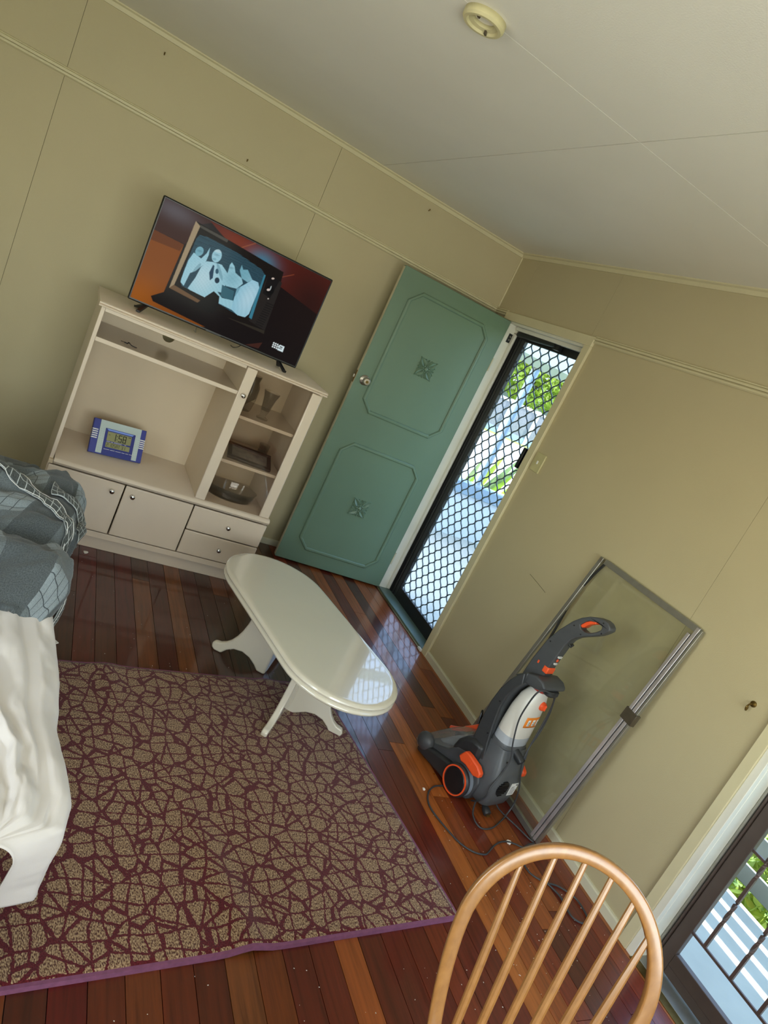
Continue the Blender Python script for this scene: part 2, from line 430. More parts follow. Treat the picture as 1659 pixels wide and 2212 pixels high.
# cornice
cp = [(0, 0), (.022, 0), (.022, -.006), (.012, -.012), (.006, -.03), (0, -.031)]
struct(MB().prism(cp, lambda a, b, c: (c, -a, H + b), XL, 0).build('trim_1', 'trim', smooth=0))
struct(MB().prism(cp, lambda a, b, c: (-a, c, H + b), YF, 0).build('trim_2', 'trim', smooth=0))
struct(B(-.009, 0, -.009, 0, 2.12, H - .03).build('trim_3', 'trim', smooth=0))
# picture rail
rp = [(0, 2.0765), (.006, 2.0765), (.014, 2.082), (.015, 2.088), (.006, 2.0895), (.006, 2.0925), (.020, 2.095), (.020, 2.103), (.008, 2.1045), (.008, 2.108), (.015, 2.110), (.013, 2.115), (.004, 2.1175), (0, 2.1175)]
struct(MB().prism(rp, lambda a, b, c: (c, -a, b), XL, 0).build('trim_4', 'trim', smooth=0))
struct(MB().prism(rp, lambda a, b, c: (-a, c, b), -2.981, -1.115).build('trim_5', 'trim', smooth=0))
struct(MB().prism(rp, lambda a, b, c: (-a, c, b), -.157, 0).build('trim_6', 'trim', smooth=0))
# skirting
sp_ = [(0, 0), (.013, 0), (.013, .036), (.009, .042), (0, .043)]
struct(MB().prism(sp_, lambda a, b, c: (c, -a, b), XL, 0).build('baseboard_back', 'skirt', smooth=0))
struct(MB().prism(sp_, lambda a, b, c: (-a, c, b), -2.981, -1.114).build('baseboard_right', 'skirt', smooth=0))
# architraves and jambs
def architrave(name, y0, y1, inner, top_o, top_i, mat='trim'):
    e = bpy.data.objects.new(name, None); C.collection.objects.link(e); struct(e)
    y0i, y1i = inner
    B(-.018, 0, y0, y0i, 0, top_i).build('architrave_leg', mat, e, bevel=.003)
    B(-.018, 0, y1i, y1, 0, top_i).build('architrave_leg', mat, e, bevel=.003)
    B(-.018, 0, y0, y1, top_i, top_o).build('architrave_head', mat, e, bevel=.003)
    return e
a1 = architrave('trim_7', -1.114, -.156, (-1.056, -.222), 2.109, 2.055)
B(.0, .11, -.235, -.222, 0, 2.055).build('jamb', 'jamb', a1); B(.0, .11, -1.056, -1.043, 0, 2.055).build('jamb', 'jamb', a1)
B(.0, .11, -1.043, -.235, 2.042, 2.055).build('jamb', 'jamb', a1)
B(.058, .075, -.262, -.235, 0.02, 2.042).build('door_stop', 'jamb', a1, bevel=.003); B(.04, .075, -1.043, -.262, 2.018, 2.042).build('door_stop', 'jamb', a1, bevel=.003)
a2 = architrave('trim_8', -4.03, -2.982, (-3.96, -3.026), 2.109, 2.055)
B(-.012, .15, -3.055, -3.026, -.02, 2.055).build('jamb', 'jamb', a2, bevel=.002); B(-.0, .15, -3.96, -3.93, -.02, 2.055).build('jamb', 'jamb', a2)
B(.012, .052, -3.0565, -3.05, 0.02, 2.04).build('door_stop', 'jamb', a2, bevel=.002)
B(.0, .15, -3.93, -3.055, 2.03, 2.055).build('jamb', 'jamb', a2)

# ---- open green door
an = -.0617
dr = struct(thing('door_1', None, None, (-.0054, -.2536, 0), math.atan2(-sin(an), -cos(an))))
tag(dr, 'green panelled timber door standing open against the television wall')
B(.004, .8193, -.036, 0, .012, 2.052).build('door_leaf', 'green', dr, bevel=.004)
B(.8193, .8205, -.034, -.002, .02, 2.044).build('latch_edge', 'edge', dr)['label'] = 'cream painted latch edge'
def octo(x0, x1, z0, z1, cx=.066, cz=.066):
    return [(x0, z0+cz), (x0, z1-cz), (x0+cx, z1), (x1-cx, z1), (x1, z1-cz), (x1, z0+cz), (x1-cx, z0), (x0+cx, z0)]
sec = [(-.001, -.0125), (.006, -.0115), (.011, -.006), (.012, 0), (.011, .006), (.006, .0115), (-.001, .0125)]
for z0, z1 in ((1.148, 1.946), (.128, .918)):
    MB().tube([(a, 0, b) for a, b in octo(.115, .706, z0, z1)], 1, loop=True, sec=[(a, b * 1.05) for a, b in sec], up=(0, 1, 0)).build('panel_moulding', 'green', dr, smooth=25)
def rosette(zc):
    m = MB(); c = Vector((.411, 0, zc))
    for k in range(4):
        a = PI/4 + k*PI/2; dv = Vector((cos(a), 0, sin(a))); nv = Vector((-sin(a), 0, cos(a)))
        T = Matrix((dv, Vector((0, 1, 0)), nv)).transposed()
        R = []
        for i in range(9):
            t = i / 8; s_ = .016 + .072 * t; wd = .029 * sin(PI * min(1, t * .85 + .12)) * (1 - t ** 4) + .0006; hh = .014 * (1 - .35 * t) + .003 * sin(t * 6)
            R.append([c + dv * s_ + nv * wd * u + Vector((0, 1, 0)) * (hh * z_) for u, z_ in ((-1, -.1), (-.55, .9), (-.12, .55), (0, .25), (.12, .55), (.55, .9), (1, -.1))])
        m.rings(R)
    for k in range(8):
        a = k*PI/4 + PI/8 * (1 if k % 2 else 1); dv = Vector((cos(a), 0, sin(a))); nv = Vector((-sin(a), 0, cos(a))); R = []
        for i in range(7):
            t = i / 6; s_ = .013 + .052 * t; wd = .0165 * sin(PI * (t * .8 + .15)) + .0004; hh = .017 * (1 - .5 * t)
            R.append([c + dv * s_ + nv * wd * u + Vector((0, 1, 0)) * (hh * z_) for u, z_ in ((-1, -.1), (-.5, .8), (0, .3), (.5, .8), (1, -.1))])
        m.rings(R)
    for k in range(4):
        a = k*PI/2; dv = Vector((cos(a), 0, sin(a))); nv = Vector((-sin(a), 0, cos(a))); R = []
        for i in range(8):
            t = i / 7; s_ = .014 + .046 * t; wd = .019 * sin(PI * min(1, t * .75 + .2)) + .0006; hh = .012 * (1 - .3 * t)
            R.append([c + dv * s_ + nv * wd * u + Vector((0, 1, 0)) * (hh * z_) for u, z_ in ((-1, -.1), (-.6, .8), (-.2, .45), (0, .9), (.2, .45), (.6, .8), (1, -.1))])
        m.rings(R)
    for k in range(8):
        a = k*PI/4; dv = Vector((cos(a), 0, sin(a))); m.ball(c + dv * .021 + Vector((0, .009, 0)), (.0065, .007, .0065), 8)
    m.ball(c + Vector((0, .010, 0)), (.0145, .0115, .0145), 14)
    return m.build('carved_rosette', 'green', dr, smooth=45)
rosette(1.545); rosette(.52)
kz = 1.322; kx = .757
kb = MB().lathe([(.033, 0), (.033, .003), (.028, .008), (.012, .011), (.011, .03)], (kx, 0, kz), (0, 1, 0)).build('door_knob', 'steel', dr)
MB().lathe([(.011, .026), (.021, .032), (.026, .042), (.025, .052), (.019, .058), (.001, .059)], (kx, 0, kz), (0, 1, 0)).build('knob_grip', 'steel', kb)
MB().lathe([(.009, .0585), (.009, .061), (.001, .061)], (kx, 0, kz), (0, 1, 0), 12).build('keyhole_plug', 'brass', kb)
lt = B(.8205, .8225, -.030, -.006, kz - .04, kz + .04).build('latch_plate', 'brass', dr); B(.8225, .834, -.024, -.012, kz - .012, kz + .012).build('latch_bolt', 'steel', lt, bevel=.003)
for hz in (.25, 1.75): MB().lathe([(.006, -.045), (.006, .045)], (0, -.002, hz), (0, 0, 1), 10).build('hinge', 'edge', dr)
# ---- sill of the first doorway
struct(B(-.004, .10, D1[0], D1[1], -.02, .012).build('trim_9', 'sill', bevel=.004))
struct(B(-.022, -.004, D1[0] + .006, D1[1] - .006, 0, .004).build('trim_10', 'brass'))
pc = tag(B(-.03, -.012, -1.062, -1.02, .0005, .016).build('plastic_wedge', 'white', bevel=.003), 'small white plastic wedge on the floor at the corner of the doorway', 'wedge')
# ---- black security screen door
sdr = struct(thing('door_2', None, None, (.09, 0, 0)))
tag(sdr, 'black security screen door with a diamond grille in the left doorway')
B(0, .028, -.352, -.236, .008, 2.036).build('door_stile', 'blackmatte', sdr, bevel=.004)
B(0, .028, -1.042, -.945, .008, 2.036).build('door_stile', 'blackmatte', sdr, bevel=.004)
B(.001, .027, -.945, -.352, .008, .097).build('door_rail', 'blackmatte', sdr, bevel=.004)
B(.001, .027, -.945, -.352, 1.975, 2.036).build('door_rail', 'blackmatte', sdr, bevel=.004)
for yy in (-.262, -.30): B(-.004, .0, yy - .008, yy + .008, .01, 2.03).build('stile_rib', 'blackmatte', sdr, bevel=.002)
g = MB(); a_ = .0497; gy0, gy1, gz0, gz1 = -.957, -.340, .085, 1.985; py, pz = -.5194, 1.2731
for i in range(-60, 61, 2):
    for dirn in (1, -1):                       # every strand climbs diagonally, upright where it touches its neighbour
        run = []
        for k in range(60 * 6):
            t = k / 6; off = .0036 * sin(2 * PI * t)
            Y = py + a_ * (i + dirn * t) - off * .707 * dirn; Z = pz - 24 * a_ + a_ * t + off * .707
            if gy0 <= Y <= gy1 and gz0 <= Z <= gz1: run.append((.014, Y, Z))
        if len(run) > 2: g.tube(run, 1, sec=[(-.0032, -.0029), (.0032, -.0029), (.0032, .0029), (-.0032, .0029)], up=(1, 0, 0))
g.build('diamond_grille', 'grilleM', sdr, smooth=0)
B(-.05, -.002, -.96, -.935, 1.27, 1.40).build('lock_case', 'black', sdr, bevel=.004)
clz = MB().tube([(-.028, -.29, 2.0), (-.028, -.72, 2.012)], .017, 14).build('door_closer', 'blackmatte', sdr)
MB().tube([(-.028, -.24, 1.998), (-.028, -.30, 2.0)], .006, 10).build('closer_rod', 'steel', clz)
B(-.034, -.006, -.76, -.70, 1.985, 2.03).build('closer_bracket', 'blackmatte', clz)
cb = B(.028, .056, -.2385, -.2352, 1.925, 1.985); cb = cb.build('closer_plate', 'black', a1, bevel=.001)
B(.038, .046, -.244, -.2385, 1.94, 1.948).build('plate_screw', 'steel', cb); B(.038, .046, -.244, -.2385, 1.962, 1.97).build('plate_screw', 'steel', cb)
# ---- brown screen door at the right
bd = struct(thing('door_3', None, None, (.09, 0, 0)))
tag(bd, 'dark brown screen door with wrought iron bars at the lower right')
B(-.012, .03, -3.066, -3.056, .0, 2.03).build('door_channel', 'alu', bd, bevel=.002)
B(-.006, .03, -3.076, -3.067, .0, 2.03).build('door_channel', 'brown', bd, bevel=.002)
B(0, .028, -3.126, -3.077, .012, 2.02).build('door_stile', 'brown', bd, bevel=.003)
B(0, .028, -3.92, -3.86, .012, 2.02).build('door_stile', 'brown', bd, bevel=.003)
B(0, .028, -3.86, -3.126, .012, .102).build('door_rail', 'brown', bd, bevel=.003)
B(0, .028, -3.86, -3.126, 1.93, 2.02).build('door_rail', 'brown', bd, bevel=.003)
B(-.003, .0, -3.86, -3.128, .045, .05).build('rail_rib', 'brown', bd)
for z in (.21, .61, 1.0, 1.8):
    B(.008, .016, -3.86, -3.126, z - .005, z + .005).build('iron_crossbar', 'iron', bd)
def twisted(y, z0, z1):
    m = MB(); R = []
    for i in range(int((z1 - z0) / .012) + 1):
        z = z0 + i * .012; a = (i // 9 % 2) * (i % 9) / 9 * PI; r = .0062
        R.append([(.012 + r * 1.3 * cos(a + PI/2*k + PI/4), y + r * 1.3 * sin(a + PI/2*k + PI/4), z) for k in range(4)])
    return m.rings(R).build('iron_bar', 'iron', bd, smooth=0)
for y in (-3.182, -3.302, -3.42, -3.54, -3.66, -3.78): twisted(y, .21, 1.8)
struct(B(.02, .16, D2[0], D2[1], -.04, .004).build('trim_11', 'alu', bevel=.002))
struct(B(-.02, .02, D2[0], D2[1], -.02, .0025).build('trim_12', 'brass'))
# ================================================================= FURNITURE
# ---- entertainment cabinet (local X along the front, Y into the depth)
cab = thing('entertainment_cabinet', 'cream entertainment cabinet with open bay, glass door, cupboards and drawers', 'cabinet', (-2.3294, -.7742, 0), .0152)
W_, DP = 1.158, .50
def cp_(name, *a, m='cab', bv=.002, par=None): return B(*a).build(name, m, par or cab, bevel=bv)
cp_('side_panel', 0, .018, 0, DP, .0, 1.205); cp_('side_panel', W_ - .018, W_, .002, DP, .0, 1.205)
MB().prism([(-.022, 1.2045), (-.02, 1.2035), (DP, 1.2035), (DP, 1.2275), (-.012, 1.2275), (-.02, 1.2225), (-.021, 1.217), (-.014, 1.2155), (-.014, 1.2135), (-.023, 1.212)], lambda a, b, c: (c, a, b), -.015, W_ + .015).build('top_board', 'cab', cab, bevel=.0015)
cp_('front_rail', .018, .72, .004, .02, 1.184, 1.2035)
bkp = MB()
hole = [(.388 + .034 * cos(2*PI*k/24), 1.122 + .034 * sin(2*PI*k/24)) for k in range(24)]
bkp.prism([[(.0, .02), (W_, .02), (W_, 1.2), (0, 1.2)], hole[::-1]], lambda a, b, c: (a, c, b), DP - .012, DP).build('back_panel', 'cabin', cab, smooth=0)
cp_('divider', .724, .74, .006, DP - .012, .445, 1.2035, m='cabin')
cp_('shelf', .018, .724, .0, DP - .012, 1.042, 1.063, m='cab')
for z in (.673, .926): cp_('shelf', .74, W_ - .018, .016, DP - .012, z, z + .018, m='cab')
dk = [(DP, .41), (-.018, .41), (-.028, .416), (-.033, .427), (-.028, .438), (-.018, .445), (DP, .445)]
MB().prism(dk, lambda a, b, c: (c, a, b), .021, W_ + .002).build('deck_board', 'cab', cab, bevel=.001)
B(.0, .02, -.02, .0, .41, .43).build('deck_end_block', 'cabin', cab)
cp_('bottom_board', 0, W_, -.012, DP, .080, .113); cp_('plinth', .012, W_ - .03, .03, .05, 0, .08)
cp_('inner_partition', .372, .376, .02, DP - .02, .113, .41, m='cabin', bv=0); cp_('inner_partition', .731, .737, .02, DP - .02, .113, .41, m='cabin', bv=0)
def knob(par, x, z, y=-.018):
    return MB().lathe([(.006, 0), (.005, .008), (.010, .012), (.0125, .018), (.0115, .024), (.006, .0275), (.0005, .028)], (x, y, z), (0, -1, 0), 16).build('knob', 'chrome', par)
for x0_, x1_, kx_ in ((.006, .3705, .318), (.3775, .7325, .421)):
    dd = cp_('cupboard_door', x0_, x1_, -.018, -.001, .119, .403, bv=.004); knob(dd, kx_, .359)
for z0_, z1_, kz_ in ((.263, .403, .335), (.119, .257, .193)):
    dd = cp_('drawer', .739, W_ + .002, -.018, -.001, z0_, z1_, bv=.004); knob(dd, .951, kz_)
gd = MB().prism([(.4465, .72), (1.199, .72), (1.199, .775), (.4465, .775)], lambda a, b, c: (b, c, a), -.018, -.001).build('glass_door', 'cab', cab, bevel=.004)
cp_('door_stile', 1.092, 1.152, -.018, -.001, .4465, 1.199, bv=.006, par=gd)
B(.775, 1.092, -.011, -.007, .447, 1.198).build('pane', 'smoked', gd, smooth=0); knob(gd, .748, 1.055)
# cut-out disc of dark behind the cable hole is the wall itself seen through the hole
def on_cab(x, y, z=0):
    c_, s_ = cos(.0152), sin(.0152); return (-2.3294 + c_*x - s_*y, -.7742 + s_*x + c_*y, z)
# things kept in the cabinet
vs = MB().lathe([(.001, 0), (.032, 0), (.034, .006), (.018, .014), (.017, .03), (.026, .055), (.03, .09), (.036, .125), (.044, .15), (.046, .158), (.043, .158), (.032, .12), (.026, .08), (.02, .05), (.001, .045)], (0, 0, 0), n=16)
tag(vs.build('crystal_vase', 'crystal', smooth=0, loc=on_cab(.93, .12, .9445)), 'cut crystal vase on the top shelf behind the cabinet glass', 'vase')
jg = MB().lathe([(.001, 0), (.05, 0), (.055, .01), (.062, .08), (.058, .14), (.045, .17), (.05, .2), (.047, .2), (.042, .17), (.055, .14), (.058, .08), (.001, .012)], (0, 0, 0), n=24)
tag(jg.build('glass_jug', 'crystal', loc=on_cab(.822, .2, .9445)), 'clear round glass jug at the left of the top glass shelf', 'jug')
tb = MB().lathe([(.001, 0), (.024, 0), (.027, .004), (.032, .09), (.03, .09), (.024, .008), (.001, .008)], (0, 0, 0), n=12)
tag(tb.build('glass_tumbler', 'crystal', smooth=0, loc=on_cab(1.055, .26, .6915)), 'small ribbed glass tumbler on the middle glass shelf', 'tumbler')
pf = thing('picture_frame', 'dark picture frame lying tilted on the middle shelf behind glass', 'picture frame', on_cab(.95, .12, .692), .0152 - .12)
TT = Matrix.Rotation(math.radians(17), 4, 'X')
fr = MB()
for a in ((-.125, .125, -.075, -.052, 0, .016), (-.125, .125, .052, .075, 0, .016), (-.125, -.102, -.052, .052, 0, .016), (.102, .125, -.052, .052, 0, .016)): fr.box(*a, T=Matrix.Translation((0, 0, .022)) @ TT)
fr.build('frame', plain('dark_red_brown_lacquer', '33231f', .3), pf, bevel=.002)
B(-.102, .102, -.052, .052, .003, .009, T=Matrix.Translation((0, 0, .022)) @ TT).build('print', plain('faded_print', '7d726a', .3, var=.2, scale=30), pf)
B(-.03, .03, .03, .06, 0, .036).build('stand', 'black', pf)
ds = MB(); R = []
for zz, k in ((0, .82), (.004, .9), (.03, .97), (.058, 1.0), (.062, 1.03), (.062, 1.0), (.032, .95), (.008, .86), (.005, .8)):
    R.append([(.145 * k * cos(2*PI*i/40), .105 * k * sin(2*PI*i/40), zz) for i in range(40)])
ds.rings(R); tag(ds.build('glass_dish', 'crystal', loc=on_cab(.945, .17, .4455)), 'large oval clear glass dish on the bottom of the glass compartment', 'dish')
wrb = MB().tube(catmull([(-.03, .02, .002), (-.012, .006, .004), (0, 0, .004), (.004, -.008, .012), (.02, -.012, .004), (.045, -.016, .003)], 4), [.0014] * 4 + [.003] * 10 + [.0022] * 7, 7)
tag(wrb.build('bent_clip', 'black', loc=on_cab(.165, .10, 1.063)), 'bent black plastic clip lying on the upper cabinet shelf', 'clip')
# ---- television
tv = thing('television', 'flat black television showing an old set, standing on the cabinet', 'television', on_cab(.0997, .1336, 1.2275), .0152 + .0088)
tw, thh, tz = .9026, .5037, .0375
B(0, tw, 0, .028, tz, tz + thh).build('bezel', 'black', tv, bevel=.006)
B(.15, .75, .028, .07, tz + .04, tz + .36).build('rear_housing', 'black', tv, bevel=.012)
for sx in (-1, 1):
    xb = .092 if sx < 0 else .800
    MB().tube([(xb, .012, tz + .004), (xb + sx * .032, -.045, .008), (xb + sx * .036, -.055, .0065)], 1, sec=[(-.005, -.009), (.005, -.009), (.005, .009), (-.005, .009)], up=(0, 0, 1)).build('foot', 'black', tv, smooth=0)
    MB().tube([(xb, .014, tz + .004), (xb + sx * .032, .085, .008), (xb + sx * .036, .095, .0065)], 1, sec=[(-.005, -.009), (.005, -.009), (.005, .009), (-.005, .009)], up=(0, 0, 1)).build('foot', 'black', tv, smooth=0)
B(.39, .47, -.002, .0, tz + .003, tz + .012).build('sensor_window', 'vacd', tv)
for pts in ([(.36, .03, tz + .02), (.355, .06, tz - .01), (.365, .09, -.0), (.362, .13, .002)], [(.60, .03, tz + .03), (.592, .06, tz - .012), (.575, .10, .004), (.57, .15, .002)]):
    MB().tube(catmull(pts, 5), .0022, 6).build('cable', 'alu' if pts[0][0] < .4 else 'cord', tv)
def picture(nx=400, nz=225):
    ih = np.array([[0., 0.], [1, 0], [1, 1], [0, 1]])          # design coordinates of the picture (x right, y down)
    px = np.array([[84., 838], [1318, 1352], [1583, 704], [326, 88]])
    A = []; b = []
    for (u, v), (x, y) in zip(ih, px):
        A += [[u, v, 1, 0, 0, 0, -u*x, -v*x], [0, 0, 0, u, v, 1, -u*y, -v*y]]; b += [x, y]
    h = np.append(np.linalg.solve(np.array(A), np.array(b)), 1).reshape(3, 3)
    SS = 3
    U, V = np.meshgrid((np.arange((nx + 1) * SS) - 1) / (nx * SS), (np.arange((nz + 1) * SS) - 1) / (nz * SS))
    Q = np.stack([U, V, np.ones_like(U)], -1) @ h.T; X = Q[..., 0] / Q[..., 2]; Y = Q[..., 1] / Q[..., 2]
    def rgb(s): return np.array(hexc(s))
    def poly(P, soft=0):
        ins = np.zeros(X.shape, bool); n = len(P)
        for i in range(n):
            (xa, ya), (xb, yb) = P[i], P[(i+1) % n]
            c = ((ya > Y) != (yb > Y)) & (X < (xb - xa) * (Y - ya) / (yb - ya + 1e-9) + xa); ins ^= c
        return ins
    def blob(cx, cy, rx, ry, a=0, p=2.):
        dx, dy = X - cx, Y - cy; c_, s_ = cos(a), sin(a)
        return np.exp(-((np.abs((dx*c_ + dy*s_) / rx)) ** p + (np.abs((-dx*s_ + dy*c_) / ry)) ** p))
    def ell(cx, cy, rx, ry, a=0):
        dx, dy = X - cx, Y - cy; c_, s_ = cos(a), sin(a); return ((dx*c_ + dy*s_) / rx) ** 2 + ((-dx*s_ + dy*c_) / ry) ** 2 < 1
    I = np.zeros(X.shape + (3,)); I[:] = rgb('140d0e')
    def put(m, c):
        m = m[..., None].astype(float); I[:] = I * (1 - m) + np.array(c) * m
    put(poly([(225, 320), (470, 440), (460, 470), (330, 800), (235, 830), (250, 870), (640, 1060), (560, 1050), (80, 860)]), rgb('83450f'))
    put(poly([(225, 320), (470, 440), (440, 490), (210, 400)]), rgb('66330f'))
    put(blob(120, 820, 170, 160) * .45 * poly([(225, 320), (470, 440), (330, 800), (235, 830), (250, 870), (640, 1060), (80, 860)]), rgb('b8691f'))
    put(poly([(326, 88), (700, 270), (560, 290), (480, 440), (225, 320)]), rgb('3a1d18'))
    put(blob(400, 190, 190, 70, .5) * .85, rgb('5c565c'))
    put(poly([(660, 255), (1020, 430), (1583, 704), (1480, 960), (1115, 690), (860, 480), (730, 340)]), rgb('5a1f16'))
    put(blob(900, 430, 190, 70, .45) * .6 * poly([(660, 255), (1583, 704), (1115, 690), (860, 480)]), rgb('8a3a20'))
    put(blob(1420, 900, 260, 330) * .8, rgb('1a0d0d'))
    put(np.clip(1.1 - abs((Y - 470 + (X - 860) * .33)) / 6, 0, 1) * ((X > 860) & (X < 1010)) * .6, rgb('b0602f'))
    put(np.clip(1.1 - abs((Y - 690 + (X - 1150) * .22)) / 5, 0, 1) * ((X > 1150) & (X < 1300)) * .6, rgb('a0502f'))
    put(blob(1060, 560, 110, 75, .6) * .85, rgb('41809a'))
    put(poly([(565, 265), (1220, 640), (1195, 735), (1080, 1100), (370, 768), (400, 740)]), rgb('17110f'))
    put(poly([(555, 262), (588, 300), (402, 752), (368, 768)]), rgb('a18e70'))
    put(poly([(368, 768), (402, 745), (600, 862), (580, 878)]), rgb('6d5239'))
    put(poly([(588, 290), (800, 400), (790, 420), (590, 310)]), rgb('4a4740'))
    put(poly([(800, 985), (1085, 1085), (1080, 1110), (830, 1000)]), rgb('2f2a22'))
    put(poly([(1105, 660), (1210, 720), (1085, 1085), (965, 1010)]), rgb('25211f'))
    put(poly([(1105, 660), (1190, 705), (1120, 840), (1065, 800)]), rgb('141213'))
    put(poly([(1068, 655), (1085, 665), (985, 1000), (965, 985)]), rgb('3b7f95'))
    crt = [(560, 395), (585, 366), (640, 380), (860, 490), (1055, 622), (1075, 655), (1050, 730), (965, 960), (935, 985), (880, 970), (770, 905), (460, 752), (452, 720), (470, 640)]
    cm = poly(crt); put(cm, rgb('142836'))
    up = np.array([-.31, .95]); lines = (np.sin((Y * .9 - X * .43) * 2 * PI / 9.5) > .1)
    put(cm & lines, rgb('3c6270'))
    hi = rgb('a9dcea'); mid = rgb('7fb9c9')
    def fig(m, c=hi): put(m & cm, c)
    fig(poly([(545, 500), (600, 545), (640, 505), (665, 460), (655, 520), (630, 580), (560, 640), (520, 655), (475, 752), (448, 720), (505, 560)]))
    fig(ell(586, 490, 30, 36, .4), mid)
    fig(poly([(690, 570), (755, 590), (800, 655), (785, 740), (760, 800), (700, 790), (640, 840), (600, 840), (505, 770), (560, 690), (600, 610), (640, 565)]))
    fig(ell(716, 523, 36, 50, .25)); fig(ell(700, 548, 14, 9, .3), mid)
    fig(poly([(690, 590), (700, 600), (690, 690), (668, 710), (662, 650)]), rgb('1f4058'))
    fig(ell(720, 640, 12, 20), rgb('2c566c')); fig(ell(722, 708, 18, 22), rgb('173245'))
    fig(poly([(800, 650), (815, 590), (830, 570), (850, 600), (858, 650), (905, 690), (915, 730), (870, 770), (790, 750), (765, 720)]))
    fig(poly([(905, 590), (915, 625), (950, 625), (985, 700), (950, 720), (905, 690), (890, 630)]), mid)
    fig(poly([(760, 740), (850, 790), (840, 860), (750, 830)]), rgb('3a6674'))
    fig(poly([(700, 760), (760, 840), (845, 860), (835, 930), (735, 880), (690, 800)]))
    fig(poly([(870, 770), (940, 730), (985, 700), (1030, 720), (1040, 770), (970, 960), (935, 985), (880, 970), (830, 925)]), rgb('9ed6ea'))
    lit = cm & (I.sum(-1) > .6)
    put(blob(620, 690, 90, 120, .5) * lit * .45, rgb('e4f6fa')); put(blob(960, 840, 70, 130, .4) * lit * .6, rgb('d8f4ff')); put(blob(830, 690, 60, 60) * lit * .35, rgb('5d98aa'))
    put(ell(560, 640, 70, 16, -1.0) * lit * .5, rgb('5a8c9c')); put(ell(740, 640, 12, 70, -.3) * lit * .5, rgb('4d8496')); put(ell(860, 800, 14, 60, .6) * lit * .5, rgb('4d8496'))
    for hx_, hy_ in ((716, 516), (588, 488), (823, 612)): put(blob(hx_, hy_, 20, 7, .3) * lit * .5, rgb('3c6478'))
    put(ell(722, 482, 34, 16, .3) * lit * .6, rgb('d8f0f4'))
    put((lit & (np.sin((Y * .9 - X * .43) * 2 * PI / 9.5) < -.35)) * .5, rgb('3f7488'))
    put(poly([(640, 830), (700, 790), (742, 830), (735, 900), (690, 960), (560, 900)]), rgb('0d0a0c'))  # dark reflection of the camera holder, put into the picture
    put(ell(1118, 778, 32, 36), rgb('0b0a0b')); put(ell(1108, 775, 13, 9), rgb('d8c8c0')); put(ell(1124, 762, 4, 18, .3), rgb('b8c4c4'))
    put(ell(1140, 689, 11, 7), rgb('d8c4b8')); put(ell(1107, 843, 5, 5), rgb('d0c8c0'))
    for k in range(12):
        put(poly([(1095 - k*8, 870 + k*16), (1150 - k*8, 892 + k*16), (1148 - k*8, 897 + k*16), (1093 - k*8, 875 + k*16)]), rgb('121112'))
    put(poly([(940, 1190), (1070, 1175), (1040, 1220)]), rgb('40211a'))
    # station mark: nine dots beside a rounded box holding a 9
    ex_, ey_ = np.array([14.5, 6.2]), np.array([-4.6, 14.2]); o_ = np.array([1156, 1177])
    for i in range(3):
        for j in range(3):
            c_ = o_ + ex_ * i + ey_ * j; put(((X - c_[0]) ** 2 + (Y - c_[1]) ** 2) < 36, rgb('e6f0f2'))
    def bx(a0, a1, b0, b1):
        return poly([tuple(o_ + ex_ * a + ey_ * b) for a, b in ((a0, b0), (a1, b0), (a1, b1), (a0, b1))])
    put(bx(2.55, 5.45, -.4, 2.55), rgb('dff0f4'))
    put(bx(2.55, 3.0, -.45, .1) , rgb('120b0c'))
    put(bx(3.3, 4.6, .25, .62), rgb('1a1a1c')); put(bx(2.5, 4.6, 1.25, 1.6), rgb('1a1a1c')); put(bx(4.3, 4.6, .25, .9), rgb('1a1a1c')); put(bx(3.3, 3.55, .25, .95), rgb('1a1a1c')); put(bx(3.3, 4.6, .75, .95), rgb('1a1a1c'))
    I = I.reshape(nz + 1, SS, nx + 1, SS, 3).mean((1, 3))
    U, V = np.meshgrid(np.arange(nx + 1) / nx, np.arange(nz + 1) / nz)
    mrg = .009
    xs_ = mrg + U * (tw - 2 * mrg); zs_ = tz + .012 + V * (thh - .012 - mrg)
    co = np.stack([xs_, np.full_like(xs_, -.0006), zs_], -1).reshape(-1, 3)
    idx = np.arange((nx + 1) * (nz + 1)).reshape(nz + 1, nx + 1)
    q = np.stack([idx[:-1, :-1], idx[:-1, 1:], idx[1:, 1:], idx[1:, :-1]], -1).reshape(-1, 4)
    me = bpy.data.meshes.new('screen'); me.vertices.add(len(co)); me.vertices.foreach_set('co', co.ravel())
    me.loops.add(q.size); me.loops.foreach_set('vertex_index', q.ravel()); me.polygons.add(len(q))
    me.polygons.foreach_set('loop_start', np.arange(0, q.size, 4)); me.update(calc_edges=True); me.validate()
    ca = me.color_attributes.new('Col', 'FLOAT_COLOR', 'POINT')
    ca.data.foreach_set('color', np.concatenate([I.reshape(-1, 3), np.ones((len(co), 1))], 1).ravel())
    me.materials.append(M['screen']); o = bpy.data.objects.new('screen', me); C.collection.objects.link(o); o.parent = tv
    o['label'] = 'lit screen with an old black and white broadcast and a nine mark'
picture()
